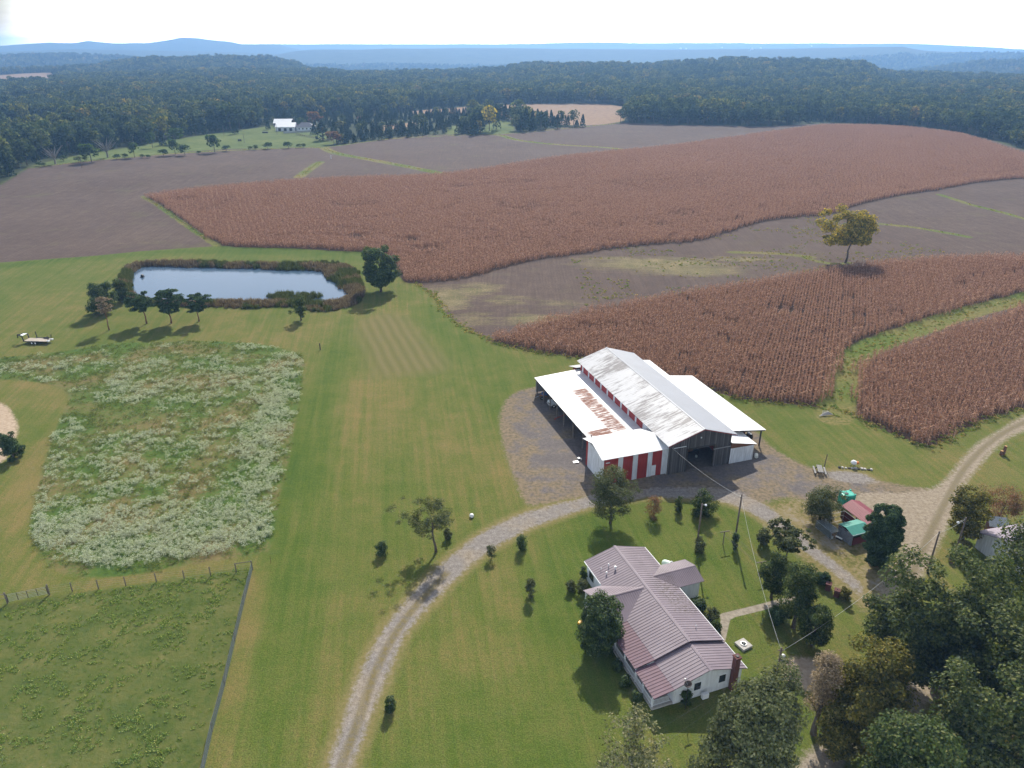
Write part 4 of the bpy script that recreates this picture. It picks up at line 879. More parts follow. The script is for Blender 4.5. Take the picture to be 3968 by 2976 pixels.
    # low addition behind
    MB().slab([(-.3,41.6,3.3),(12.9,41.6,3.3),(12.9,37.43,4.6),(-.3,37.43,4.6)][::1],.05).build('rear_roof',ROOF_G,r)
    MB().box(.6,.66,37.43,41.3,0,3.3).box(.66,12.5,41.24,41.3,0,3.3).build('rear_wall',RED_Y,r)
    return r
barn()
# ------------------------------------------------------------------ the house
HO=(13.7,80.3); HT=R(20)
def hw(u,v,z=0.): return (HO[0]+u*math.cos(HT)-v*math.sin(HT),HO[1]+u*math.sin(HT)+v*math.cos(HT),z)
def mauve():
    n=N('mauve_roof_metal'); p=n.pos(); v=n.noise(p,.5,4); c=n.mix(n.map(v,.3,.7),(.165,.125,.150),(.215,.17,.193))
    x=n.new('SeparateXYZ'); n.put(x.inputs[0],p); spot=n.noise(n.scale(p,(1.4,3.,1)),2.2,3,.7); M=n.math
    z=M('MULTIPLY',M('MULTIPLY',n.map(x.outputs[0],1.4,2.4),n.map(x.outputs[0],5.0,5.6,1,0)),M('MULTIPLY',n.map(x.outputs[1],-13.2,-12.),n.map(x.outputs[1],-7.,-5.5,1,.35)))
    c=n.mix(M('MULTIPLY',z,n.map(spot,.5,.56)),c,(.09,.065,.055)); return n.out(n.bsdf(c,.44,0,None,.55))
MAUVE=mauve(); MAUVE_NO_GLARE=plain('mauve_roof_metal_no_glare',(.145,.082,.105),.6,0,.12,1.,.3)  # porch mauve painted darker to stand in for weaker sun glare
def ribs(m,p0,p1,q0,q1,n,h=.036,w_=.05):
    """raised seams from the line p0-p1 to the line q0-q1"""
    for i in range(n+1):
        t=i/n; a=np.array(p0)*(1-t)+np.array(p1)*t; b=np.array(q0)*(1-t)+np.array(q1)*t
        if np.linalg.norm(b-a)<.25: continue
        s=np.array(p1)-np.array(p0); s=s/np.linalg.norm(s)*w_/2; up=np.array([0,0,h])
        V=[a-s-up*.4,a+s-up*.4,b+s-up*.4,b-s-up*.4,a-s+up,a+s+up,b+s+up,b-s+up]
        m.add(V,[(0,3,2,1),(4,5,6,7),(0,1,5,4),(1,2,6,5),(2,3,7,6),(3,0,4,7)])
def house():
    r=thing('house','white farmhouse with a ribbed mauve metal cross gable roof and long porch','house',(HO[0],HO[1],0),HT)
    sl=(4.2-2.8)/(5.4-.7)              # main roof slope
    zt=lambda u:4.2-abs(u-.7)*sl
    L=-3.75; zL=zt(L)
    # main roof: right slope, left slope, raised over the lower end
    m=MB(); m.slab([(.7,1.35,4.2),(.7,-17.35,4.2),(5.4,-17.35,zt(5.4)),(5.4,1.35,zt(5.4))][::-1],.07); ribs(m,(.75,1.3,zt(.75)),(.75,-17.3,zt(.75)),(5.38,1.3,zt(5.38)),(5.38,-17.3,zt(5.38)),46)
    m.slab([(.7,1.35,4.2),(L,1.35,zL),(L,-17.35,zL),(.7,-17.35,4.2)],.07); ribs(m,(.65,1.3,zt(.65)),(.65,-17.3,zt(.65)),(L,1.3,zL),(L,-17.3,zL),46)
    m.wall([(.5,-17.4,4.13),(.7,-17.4,4.19),(.9,-17.4,4.13),(.9,-17.4,4.19),(.7,-17.4,4.25),(.5,-17.4,4.19)],(0,18.8,0)); m.build('roof',MAUVE,r)
    # lower end roof
    d=.3; m=MB(); e=-21.6
    m.slab([(.7,-17.0,4.2-d),(.7,e,4.2-d),(5.55,e,zt(5.55)-d),(5.55,-17.0,zt(5.55)-d)][::-1],.07); ribs(m,(.75,-17.4,zt(.75)-d),(.75,e+.05,zt(.75)-d),(5.53,-17.4,zt(5.53)-d),(5.53,e+.05,zt(5.53)-d),10)
    m.slab([(.7,-17.0,4.2-d),(L,-17.0,zL-d),(L,e,zL-d),(.7,e,4.2-d)],.07); ribs(m,(.65,-17.4,zt(.65)-d),(.65,e+.05,zt(.65)-d),(L,-17.4,zL-d),(L,e+.05,zL-d),10)
    m.wall([(.52,e-.05,4.13-d),(.7,e-.05,4.19-d),(.88,e-.05,4.13-d),(.88,e-.05,4.19-d),(.7,e-.05,4.25-d),(.52,e-.05,4.19-d)],(0,-17.36-e+.05,0)); m.build('lower_roof',MAUVE,r)
    # porch roof
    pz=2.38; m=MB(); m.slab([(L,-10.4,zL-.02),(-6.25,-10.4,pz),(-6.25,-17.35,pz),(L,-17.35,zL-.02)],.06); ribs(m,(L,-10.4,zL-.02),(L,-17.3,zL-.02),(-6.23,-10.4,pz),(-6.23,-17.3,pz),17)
    m.slab([(L,-17.37,zL-d-.02),(-6.25,-17.37,pz-d+.08),(-6.25,e,pz-d+.08),(L,e,zL-d-.02)],.06); ribs(m,(L,-17.4,zL-d-.02),(L,e+.05,zL-d-.02),(-6.23,-17.4,pz-d+.08),(-6.23,e+.05,pz-d+.08),10); m.build('porch_roof',MAUVE_NO_GLARE,r,label='mauve porch roof, weaker glare painted as a darker tone')
    # left wing over the entry: ridge z 4.1 at v -7.3
    m=MB(); zr=4.1; vr=-7.3; ua=.7-(4.2-zr)/sl*-1 if False else .45; ue=-6.35; hv=3.45; zee=2.78
    xa=L+.0
    zj=lambda u:zt(u)
    # each wing slope: ridge from ue to ua, eave from ue to the valley foot on the main eave
    for sgn in (1,-1):
        ev=vr+sgn*hv; V=[(ue,vr,zr),(ua,vr,zr),(L-.02,ev,zee+.05),(ue,ev,zee)]
        m.slab(V if sgn<0 else V[::-1],.06)
        for i in range(1,24):
            u=ue+.3*i-.15
            if u>ua-.2: break
            k=1. if u<L else max(0.,(ua-u)/(ua-L)); b=np.array((u,vr+sgn*hv*k*.985,zr+(zee-zr)*k)); a=np.array((u,vr,zr)); s=np.array((.028,0,0)); up=np.array((0,0,.05))
            if k<.06: continue
            m.add([a-s-up*.4,a+s-up*.4,b+s-up*.4,b-s-up*.4,a-s+up,a+s+up,b+s+up,b-s+up],[(0,3,2,1),(4,5,6,7),(0,1,5,4),(1,2,6,5),(2,3,7,6),(3,0,4,7)])
    m.wall([(ue-.02,vr-.16,zr-.05),(ue-.02,vr,zr+.0),(ue-.02,vr+.16,zr-.05),(ue-.02,vr+.16,zr+.0),(ue-.02,vr,zr+.05),(ue-.02,vr-.16,zr+.0)],(ua-ue,0,0)); m.build('entry_roof',MAUVE,r)
    # right wing
    m=MB(); zr=3.55; vr=-5.25; ua=.7+(4.2-zr)/sl; ue=9.15; hv=2.35; zee=2.8; R_=5.4
    for sgn in (1,-1):
        ev=vr+sgn*hv; V=[(ue,vr,zr),(ua,vr,zr),(R_+.02,ev,zee+.02),(ue,ev,zee)]
        m.slab(V if sgn>0 else V[::-1],.06)
        for i in range(0,24):
            u=ue-.25*i-.03
            if u<ua+.2: break
            k=1. if u>R_ else max(0.,(u-ua)/(R_-ua)); b=np.array((u,vr+sgn*hv*k*.985,zr+(zee-zr)*k)); a=np.array((u,vr,zr)); s=np.array((.028,0,0)); up=np.array((0,0,.05))
            if k<.06: continue
            m.add([a-s-up*.4,a+s-up*.4,b+s-up*.4,b-s-up*.4,a-s+up,a+s+up,b+s+up,b-s+up],[(0,3,2,1),(4,5,6,7),(0,1,5,4),(1,2,6,5),(2,3,7,6),(3,0,4,7)])
    m.wall([(ua,vr-.14,zr-.05),(ua,vr,zr+.0),(ua,vr+.14,zr-.05),(ua,vr+.14,zr+.0),(ua,vr,zr+.05),(ua,vr-.14,zr+.0)],(ue-ua,0,0)); m.build('wing_roof',MAUVE,r)
    # walls
    b=MB(); zw=2.85
    def gable(v,uo,u1,dz): b.wall([(uo,v,0),(u1,v,0),(u1,v,zt(u1)-.1-dz),(.7,v,4.1-dz),(uo,v,zt(uo)-.1-dz)],(0,.12,0))
    gable(.8,-3.5,5.15,0); gable(-21.25,-3.5,5.2,d)
    b.box(-3.5,-3.38,-21.13,.8,0,2.55); b.box(5.03,5.15,-21.13,.8,0,2.5); b.build('wall',WHT_H,r)
    c=MB(); c.box(5.16,8.85,-7.15,-7.05,0,2.72).box(5.16,8.85,-3.45,-3.35,0,2.72).wall([(8.75,-7.05,0),(8.75,-3.45,0),(8.75,-3.45,2.72),(8.75,-5.25,3.42),(8.75,-7.05,2.72)],(.1,0,0)); c.build('wing_wall',WHT_H,r)
    for vv,uu in ((-.6,-3.52),): 
        w_=MB().box(uu-.05,uu,vv-.75,vv+.75,1.0,2.3).build('window',PAINT,r); MB().box(uu-.07,uu-.052,vv-.66,vv+.66,1.08,2.22).build('pane',GLASS,w_)
    for vv in (-12.2,-15.,-18.8):
        w_=MB().box(-3.56,-3.51,vv-.5,vv+.5,.9,2.2).build('window',PAINT,r); MB().box(-3.58,-3.562,vv-.42,vv+.42,.98,2.12).build('pane',GLASS,w_)
    for uu in (2.6,-.6):
        w_=MB().box(uu-.5,uu+.5,-21.32,-21.26,1.1,2.3).build('window',PAINT,r); MB().box(uu-.42,uu+.42,-21.34,-21.322,1.18,2.22).build('pane',GLASS,w_)
    for vv in (-9.5,-12.5,-15.5,-19.):
        w_=MB().box(5.16,5.21,vv-.5,vv+.5,.9,2.1).build('window',PAINT,r); MB().box(5.212,5.23,vv-.42,vv+.42,.98,2.02).build('pane',GLASS,w_)
    MB().box(-3.58,-3.51,-8.1,-7.1,.25,2.3).build('front_door',TRIM_R,r)
    MB().box(5.7,6.0,-7.22,-7.155,2.3,2.5).build('wall_vent',GREYM,r)
    # eave trims, white gutter boards
    for q in ((5.405,5.47,-17.3,-7.65,2.68,2.8),(5.405,5.47,-2.85,1.3,2.68,2.8),(5.555,5.62,e,-17.4,2.36,2.48),(-3.82,-3.755,-3.6,1.3,2.74,2.86)): MB().box(*q).build('gutter',PAINT,r)
    # porch
    MB().box(-6.1,-3.51,-21.2,-4.0,.0,.25).build('porch_floor',CONC,r)
    for vv in (-20.95,-18.9,-17.2,-14.6,-12.2): MB().box(-6.05,-5.9,vv-.075,vv+.075,.25,2.33 if vv>-17.3 else 2.12).build('porch_post',PAINT,r)
    for vv in (-4.2,-10.3): MB().box(-6.15,-5.95,vv-.1,vv+.1,.25,2.75).build('porch_post',PAINT,r)
    def rail(a,b_):
        m=MB(); a=np.array(a);b_=np.array(b_); Ln=np.linalg.norm(b_-a); dr=(b_-a)/Ln
        for z in (.38,1.12): m.tube([(*a,z),(*b_,z)],.04,4)
        for i in range(int(Ln/.16)): q=a+dr*(.08+.16*i); m.box(q[0]-.02,q[0]+.02,q[1]-.02,q[1]+.02,.38,1.12)
        m.build('porch_railing',PAINT,r)
    rail((-5.97,-20.9),(-5.97,-17.3)); rail((-5.97,-17.1),(-5.97,-10.4)); rail((-5.9,-20.95),(-3.7,-20.95)); rail((-6.05,-6.6),(-6.05,-4.3)); rail((-6.05,-10.2),(-6.05,-8.2))
    # chimney, vents
    c=MB().box(3.55,4.15,-22.0,-21.4,0,4.75).box(3.47,4.23,-22.08,-21.32,4.75,4.9); c.build('chimney',BRICK,r); MB().box(3.7,4.0,-21.85,-21.55,4.9,4.98).build('chimney_flue',BLACKM,r)
    for u,v,h_,rr in ((-1.6,-1.5,.34,.07),(-1.15,-2.5,.42,.13),(-2.45,-2.6,.32,.09),(-2.7,-1.5,.3,.05),(2.9,-15.2,.34,.06)):
        q=MB().cyl((u,v,zt(u)-.05),rr*.7,h_,10); q.lathe((u,v,zt(u)+h_-.05),[(rr*1.35,0),(rr*1.5,.06),(rr*.6,.16)],10); q.build('roof_vent',SOLAR,r)
    # cooling unit on a bracket by the end wall
    MB().rbox(-.2,.6,-22.0,-21.6,.15,.85,.05).build('air_conditioner',PAINT,r)
    return r
WHT_H=siding('house_siding',(.70,.73,.75),2,.2,.12)
house()
# ------------------------------------------------------------------ far farm
def gable_shed(name,label,at,rz,w_,l,he,hr,roofs,wall,group=None):
    r=thing(name,label,'barn',at,rz,group)
    MB().wall([(-w_/2,-l/2,0),(w_/2,-l/2,0),(w_/2,-l/2,he),(0,-l/2,hr),(-w_/2,-l/2,he)],(0,l,0)).build('wall',wall,r)
    o=.5; s=(hr-he)/(w_/2); z=he-s*o
    MB().slab([(-w_/2-o,-l/2-o,z+.08),(0,-l/2-o,hr+.08),(0,l/2+o,hr+.08),(-w_/2-o,l/2+o,z+.08)],.07).build('roof',roofs[0],r)
    MB().slab([(0,-l/2-o,hr+.083),(w_/2+o,-l/2-o,z+.08),(w_/2+o,l/2+o,z+.08),(0,l/2+o,hr+.083)],.07).build('roof',roofs[1],r)
    for k in (-1,0,1): MB().box(w_/2+.0,w_/2+.06,k*l/3.4-1.1,k*l/3.4+1.1,.1,he*.7).build('door',BLACKM,r)
    return r
def far_farm():
    a=gp(620,281.5); gable_shed('barn','low white barn nearest the far farmhouse, bright metal roof',a,R(-86),13,15.5,3.4,6.2,(TRIM_R,ROOF),WHT)
    a=gp(604,277); gable_shed('barn','second white roofed barn set back behind the first across the far pasture',(a[0]-1,a[1]+18,hz(a[0]-1,a[1]+18)),R(-86),13,15,3.2,6.,(TRIM_R,ROOF),DARKW)
    a=gp(661,281); r=thing('farmhouse','grey hip roofed farmhouse beside the white barns across the far pasture','house',a,R(4))
    MB().box(-7,7,-4.5,4.5,0,2.9).build('wall',PAINT,r); g=SLATE
    MB().add([(-7.8,-5.3,2.85),(7.8,-5.3,2.85),(7.8,5.3,2.85),(-7.8,5.3,2.85),(-3,0,6.2),(3,0,6.2)],[(0,1,5,4),(1,2,5),(2,3,4,5),(3,0,4),(3,2,1,0)]).build('roof',g,r)
    for x in (-4.6,-1.6,1.6,4.6): w_=MB().box(x-.6,x+.6,-4.58,-4.5,.9,2.2).build('window',PAINT,r); MB().box(x-.5,x+.5,-4.61,-4.582,1,2.1).build('pane',GLASS,w_)
SLATE=plain('slate_roof',(.15,.15,.165),.8,0,.2)
far_farm()
# ------------------------------------------------------------------ single trees and shrubs
def T(name,label,x,y,top,wpx,lm,seed,xt=None,cz=.62,rz=.40,ncl=60,nl=102,size=0.144,tr=None,group=None,bk=None,cat='tree',hmul=1.,wmul=1.,**k):
    b=gp(x,y); h=height(x,y,top,xt)*hmul; rx=width(x,y,wpx)/2*wmul
    b[2]-=.03
    de=math.atan2(CAM_H-b[2]-h*.6,math.hypot(b[0],b[1])); cd,sd_=math.cos(de),math.sin(de); lo,hi=.3*h,h   # the top seen from above belongs to the crown's far side
    for _ in range(30):
        m_=(lo+hi)/2
        if cz*m_*cd+math.hypot(rz*m_*cd,rx*sd_*.8)<h*cd: lo=m_
        else: hi=m_
    h=m_
    return tree(name,label,cat,b,seed,h,rx,rz*h,cz*h,tr or .026*h+.03,ncl,nl,size,lm,bk,group,**k)
g4='tall trees shading the lower right corner'
# --- group in the lower right corner
T('oak_tree','tallest dark oak, beside the track bend in the lower right',2020,1500,1222,250,'oak',1,2005,cz=.60,rz=.42,ncl=150,nl=255,size=0.173,gap=1.8,group=g4,spread=0.69)
T('oak_tree','dark oak with forked trunk at the right edge in front of the neighbouring house',2150,1610,1330,240,'oak',2,2150,cz=.62,rz=.42,ncl=140,nl=238,size=0.173,gap=1.6,group=g4,spread=0.74)
T('oak_tree','broad dark oak half hiding the neighbouring house from above',2205,1400,1075,250,'oak',3,2195,cz=.60,rz=.42,ncl=110,nl=221,size=0.173,gap=1.2,group=g4,spread=0.74)
T('oak_tree','spreading oak reaching left over the track toward the brick pillars',1925,1450,1285,210,'oak',4,1915,cz=.66,rz=.34,ncl=110,nl=204,size=0.173,gap=1.6,group=g4,spread=0.72)
T('maple_tree','olive and yellow turning tree between the oaks and the pale round bed',1860,1610,1400,175,'olive',5,1850,cz=.58,rz=.43,ncl=110,nl=221,size=0.151,group=g4)
T('maple_tree','small olive tree touching the tan tree above the lower edge',1800,1640,1530,90,'olive',6,1795,cz=.55,rz=.45,ncl=50,nl=187,size=0.144,group=g4)
T('poplar_tree','yellow green tree cut by the lower edge of the photo',1925,1775,1540,250,'green',7,1915,gap=1.6,cz=.58,rz=.43,ncl=120,nl=221,size=0.158,group=g4)
T('oak_tree','dark tree at the lower right corner, trunk hidden by shade',2240,1760,1450,230,'oak',8,2230,cz=.62,rz=.40,ncl=110,nl=204,size=0.173,group=g4)
T('walnut_tree','tan half bare tree over the pale round bed',1757,1586,1412,85,'tan',9,1740,cz=.66,rz=.34,ncl=60,nl=119,size=0.101,gap=.5)
T('ash_tree','large grey green tree below the house porch corner',1592,1765,1468,235,'grey',10,1575,cz=.58,rz=.42,ncl=170,nl=255,size=0.144,gap=.6,spread=0.67)
T('locust_tree','thin pale leaved tree with bare twigs at the lower edge of the lawn',1352,1800,1545,170,'thin',11,1335,cz=.58,rz=.42,ncl=85,nl=71,size=0.122,gap=1.6,spread=0.56,bk=BARK_PALE,limb=1.15)
T('magnolia_tree','dense dark tree against the front porch of the house',1299,1408,1302,98,'dark',12,1293,cz=.54,rz=.46,ncl=90,nl=289,size=0.130,wmul=1.05)
T('oak_tree','dark oak filling the corner under the two tallest oaks',2075,1700,1440,250,'oak',90,2065,cz=.60,rz=.42,ncl=120,nl=200,size=.17,gap=1.2,spread=.7,group=g4)
# --- lawn
T('oak_tree','round grey green tree standing before the striped barn annex',1318,1130,1020,112,'grey',13,1312,cz=.60,rz=.40,ncl=150,nl=127,size=0.094,gap=0.8,tr=.2,spread=0.69)
T('apple_tree','leaning open tree beside the curve of the gravel drive',942,1192,1082,128,'grey',14,925,cz=.70,rz=.26,ncl=85,nl=102,size=0.094,gap=1.,lean=(-.8,.6),spread=0.56,flatten=.5,tr=.19)
T('pear_tree','left of three small green trees by the footpath behind the house',1666,1292,1185,66,'green',15,1672,cz=.60,rz=.40,ncl=60,nl=144,size=0.122,hmul=.86)
T('pear_tree','middle of three small green trees by the footpath behind the house',1714,1355,1208,78,'green',16,1722,cz=.60,rz=.40,ncl=70,nl=161,size=0.122,hmul=.86)
T('pear_tree','nearest of three small green trees by the footpath behind the house',1753,1395,1262,84,'green',17,1762,cz=.58,rz=.42,ncl=75,nl=161,size=0.122,hmul=.70)
T('sumac_tree','grey leaved low spreading tree between the lawn and the gravel loop',1698,1207,1132,108,'grey',18,1700,cz=.66,rz=.24,ncl=75,nl=57,size=0.173,flatten=.4,tr=.11,spread=0.56)
T('willow_tree','grey green bushy tree at the left end of the dog pens',1770,1122,1050,92,'grey',19,1778,cz=.54,rz=.44,ncl=85,nl=127,size=0.101,spread=0.74)
T('arborvitae_tree','dense dark egg shaped evergreen at the fork of the tracks',1892,1222,1100,80,'pine',20,1903,lob_=.15,cz=.56,rz=.46,ncl=210,nl=289,size=0.122,spread=0.69,bk=BARK_RED)
T('maple_tree','yellow green tree beside the lamp pole near the right edge',2078,1172,1068,92,'olive',21,2085,cz=.60,rz=.40,ncl=80,nl=144,size=0.144,flatten=.5)
T('cherry_tree','reddish nearly bare tree behind the shingled well house',2158,1125,1050,110,'red',22,2150,cz=.60,rz=.38,ncl=85,nl=68,size=0.094,gap=.6,tr=.13)
# --- round the pond and the fields
pg='pines in a row below the pond'
T('pine_tree','thin grey half dead pine at the left end of the row below the pond',236,713,640,38,'tan',23,214,cz=.74,rz=.22,ncl=50,nl=44,size=0.158,flatten=.35,bk=BARK_RED,group=pg,tr=.16,leaf_lo=2.5,gap=.8)
T('pine_tree','left of the three dark flat topped pines below the pond',317,699,631,62,'pine',24,300,cz=.70,rz=.27,ncl=52,nl=127,size=0.216,flatten=.3,bk=BARK_RED,group=pg,tr=.2,leaf_lo=2.2,gap=.7,lean=(-.5,0))
T('pine_tree','middle and tallest of the three dark flat topped pines below the pond',370,698,625,64,'pine',25,362,cz=.68,rz=.30,ncl=60,nl=136,size=0.216,flatten=.3,bk=BARK_RED,group=pg,tr=.21,leaf_lo=2.2,gap=.6)
T('pine_tree','right of the three dark flat topped pines below the pond',430,694,635,56,'pine',26,424,cz=.69,rz=.27,ncl=48,nl=127,size=0.216,flatten=.3,bk=BARK_RED,group=pg,tr=.18,leaf_lo=2.2,gap=.7)
T('maple_tree','round dark tree at the left corner of the pond',228,676,611,66,'dark',27,218,cz=.52,rz=.46,ncl=65,nl=187,size=0.187)
T('willow_tree','pale green bushy willow at the left bank of the pond',266,652,604,38,'green',28,262,cz=.52,rz=.46,ncl=45,nl=136,size=0.187)
T('sapling','small green tree on the near bank of the pond',651,692,641,32,'green',29,648,cz=.60,rz=.38,ncl=32,nl=76,size=0.173)
T('walnut_tree','large lone green tree with forked trunk right of the pond',823,630,535,84,'dark',30,826,cz=.60,rz=.42,ncl=85,nl=204,size=0.245,gap=.8,spread=0.67)
T('hickory_tree','lone tree with yellow top between the two corn fields',1826,568,458,132,'gold',31,1842,cz=.68,rz=.32,ncl=95,nl=187,size=0.302,gap=1.,lean=(1.0,0),spread=0.63,tr=.34,leaf_lo=3.)
T('juniper_bush','dark conical bush beside the sandy circle at the left edge',30,992,936,44,'pine',32,27,cz=.50,rz=.48,ncl=40,nl=153,size=0.144,cat='bush')
# --- shrubs on the lawns
def Sh(label,x,y,top,wpx,lm,seed,name='shrub',ncl=26,nl=93,size=0.079,cz=.5,rz=.5,**k):
    k.setdefault('lob_',.4); return T(name,label,x,y,top,wpx,lm,seed,ncl=ncl,nl=nl,size=size,cz=cz,rz=rz,tr=.05,cat='shrub',group='shrubs about the lawns',**k)
Sh('dark round shrub on the lawn left of the leaning tree',825,1197,1167,32,'dark',40)
Sh('small shrub in the shade behind the leaning tree',968,1164,1142,20,'grey',41)
Sh('thin open shrub between the drive and the lawn',1062,1207,1178,26,'grey',42,nl=44,cz=.66,rz=.34)
Sh('dark round shrub close to the inner edge of the drive',1127,1187,1154,30,'dark',43)
Sh('grey flowering shrub alone in the middle of the lawn',1145,1288,1249,28,'grey',44)
Sh('smallest lone shrub low on the lawn near the drive',842,1535,1503,26,'dark',45)
Sh('russet shrub on the edge of the barn yard',1411,1116,1072,42,'red',46)
Sh('narrow upright shrub in front of the barn yard',1465,1106,1073,22,'green',47)
Sh('large round green shrub behind the first light pole',1518,1112,1062,56,'green',48,ncl=44,nl=136,size=0.108)
Sh('grey green shrub at the foot of the light pole',1510,1192,1160,28,'grey',49)
Sh('narrow dark shrub at the foot of the wire pole',1586,1184,1150,18,'dark',50)
Sh('spiky silver leaved shrub at the edge of the gravel loop',1649,1176,1142,34,'grey',51,size=0.144,nl=51)
Sh('clipped dark round bush next to the upper brick pillar',1776,1262,1237,30,'pine',52,lob_=.1,ncl=40,nl=153)
Sh('clipped golden round bush next to the lower brick pillar',1823,1294,1268,30,'olive',53,lob_=.1,ncl=40,nl=153)
Sh('dark bush in the inner corner behind the house wing',1509,1318,1290,34,'dark',54,ncl=34,nl=119)
Sh('grey bush along the back wall of the house',1536,1340,1312,32,'grey',55,ncl=30)
Sh('round green bush at the bend of the footpath',1546,1366,1340,26,'green',56)
Sh('pale bush at the left end of the flower bed by the porch',1234,1276,1254,24,'grey',57)
Sh('grey bush against the left wall of the house',1258,1280,1250,28,'grey',58)
Sh('dark bush at the far left corner of the house',1261,1250,1225,22,'dark',59)
Sh('dark bush beside the entry porch above the magnolia',1266,1342,1312,30,'dark',60)
Sh('dark low evergreen under the three green trees',1676,1345,1312,42,'pine',61,ncl=40,nl=119)
Sh('pale ornamental grass beside the meter pole',2076,1190,1166,30,'thin',62,nl=136)
Sh('small shrub below the lower edge of the porch',1480,1518,1490,28,'dark',63)
for i,(u,v) in enumerate([(-6.9,-12.4),(-7.0,-14.8),(-7.1,-17.2),(-7.0,-19.6)]):
    p=hw(u,v); tree('shrub',['round dark bush under the porch railing nearest the magnolia','second dark bush under the porch railing from the magnolia','third dark bush under the porch railing from the magnolia','dark bush under the porch railing nearest the end wall'][i],'shrub',p,70+i,1.25,.75,.6,.65,.05,22,60,.11,'dark',None,'bushes along the porch')
# ------------------------------------------------------------------ trees beyond the bean field
def far(mesh,x,y,top,label,group,name,wpx=None):
    b=gp(x,y); h=max(height(x,y,top),1.5)*1.12; me=mesh; mh=me.dimensions if False else max(v.co.z for v in me.vertices)
    o=bpy.data.objects.new(name,me); col.objects.link(o); o.location=(b[0],b[1],b[2]-.1); s=h/mh
    sx=s if wpx is None else 1.2*width(x,y,wpx)/(2*max(abs(v.co.x) for v in me.vertices))
    o.scale=(sx,sx,s); o.rotation_euler=(0,0,(x*7.3+y)%6.28); tag(o,label,'tree' if h>3.2 else 'bush',group); return o
def recolor(me,name,lm): m=me.copy(); m.name=name; m.materials[0]=LM[lm]; return m
YEL=recolor(WT[1],'yellow_tree','gold'); RUS=recolor(WT[2],'russet_tree','red'); PAL=recolor(WT[4],'pale_tree','thin'); GRN=recolor(WT[0],'green_tree','green'); DKG=recolor(WT[2],'dark_tree','dark')
BARE=MB(); g_=np.random.default_rng(3)
BARE.tube([(0,0,-.3),(0,0,3.)],[.3,.22],6)
for i in range(26):
    a=g_.uniform(0,6.28); z=g_.uniform(2.,5.); L_=g_.uniform(2.5,5.); q=(math.cos(a)*L_*.75,math.sin(a)*L_*.75,z+L_*.95); BARE.tube([(0,0,min(z,3.)),(q[0]*.45,q[1]*.45,z+L_*.35),q],[.12,.08,.03],4)
BAREM=BARE.mesh('bare_tree'); BAREM.materials.append(BARK_PALE)
pt='trees dotted about the far pasture'
for (x,y,t,w_,me,lab) in [(330,320,288,21,DKG,'dark round topped tree in the upper part of the far pasture'),(351,314,288,16,CT[1],'slim cedar beside the round topped tree in the far pasture'),
 (380,311,279,35,DKG,'widest dark tree at the back of the far pasture'),(379,334,303,20,DKG,'dark tree on the bean field boundary below the widest pasture tree'),(400,336,314,23,DKG,'low round dark tree on the bean field boundary'),
 (464,329,293,28,DKG,'tall dark tree alone on the boundary near the middle of the far pasture'),(291,340,310,20,DKG,'dark tree on the boundary at the left of the far pasture'),(307,310,287,22,DKG,'small dark tree at the wood edge of the far pasture'),
 (508,290,264,17,CT[0],'cedar standing alone at the back of the far pasture'),(579,280,258,13,CT[0],'slim cedar left of the far white barns'),(198,349,313,38,DKG,'broad dark tree at the left end of the far pasture'),
 (498,280,226,50,GRN,'tallest yellow green tree behind the far pasture'),(683,275,243,31,RUS,'russet tree behind the far farmhouse'),(698,303,264,34,CT[2],'dark clump of cedar right of the far farmhouse'),
 (679,290,270,16,CT[0],'small cedar touching the far farmhouse'),(722,298,264,20,CT[2],'pointed cedar right of the far farmhouse'),(722,311,285,31,RUS,'brown bushy tree at the corner of the far lawn'),(740,309,290,22,PAL,'pale bushy tree at the corner of the far lawn'),
 (735,285,262,26,PAL,'pale yellow tree among the dark cedars'),(650,274,255,20,GRN,'green tree behind the far farmhouse roof'),(233,340,303,38,BAREM,'bare grey tree at the left of the far pasture'),(120,354,318,38,BAREM,'bare leaning tree at the far left of the pasture'),
 (1057,283,231,30,YEL,'bright yellow green tree between the two strips of far lawn'),(1038,286,245,24,CT[2],'dark tree left of the bright yellow one'),(1072,280,229,18,CT[2],'dark tree behind the bright yellow one'),(1031,244,229,12,RUS,'small russet tree before the far tan field'),
 (780,262,250,16,RUS,'russet tree among the young cedars')]:
    far(me,x,y,t,lab,pt,'bare_tree' if me is BAREM else 'cedar' if me in CT else 'tree',w_)
cg='cedars standing about the far tan field'
for X,Y,t,w_ in [(490,720,675,26),(520,720,672,24),(597,712,668,22),(662,706,660,36),(722,702,657,34),(757,706,668,28),(797,702,660,26),(1035,726,655,40),(1065,730,655,38),(1105,722,648,38),(1130,800,735,42),(1165,800,670,62),(1205,796,680,48),(1236,752,672,38),(1322,747,692,40),(1358,786,705,48),(1383,762,695,38),(1475,780,737,40),(1512,776,705,38),(755,816,735,56),(790,812,745,42),(850,822,700,60),(695,772,718,42)]:
    far(CT[(X//7)%3],725+.353*X,.353*Y,.353*t,'dark cedar standing apart in the open between the bean field and the far tan field',cg,'cedar',w_*.353)
rg='hedge row of cedars behind the bean field'
for i in range(24):
    t_=i/23; x=748+t_*222; y=307-t_*23+(i%3)*1.2-2*(i%2)*3.2; far(CT[i%3],x,y,y-12-(i*37%9),'dark cedar in the row along the back edge of the bean field',rg,'cedar',11+(i*13%5))
bg_='bushes on the bean field boundary'
for X,Y,s in [(870,968,24),(910,967,20),(1000,955,40),(1385,926,34),(1530,917,22),(1566,916,28),(1640,912,38),(1766,907,38),(1830,905,24),(1860,904,26),(480,992,34),(522,986,30),(390,985,34),(236,1018,24),(270,1017,22),(1217,942,18),(765,970,30),(715,975,30)]:
    far(DKG if X%3 else GRN,.353*X,.353*Y,.353*(Y-s),'low bush on the boundary between the bean field and the far pasture',bg_,'bush',s*.5)
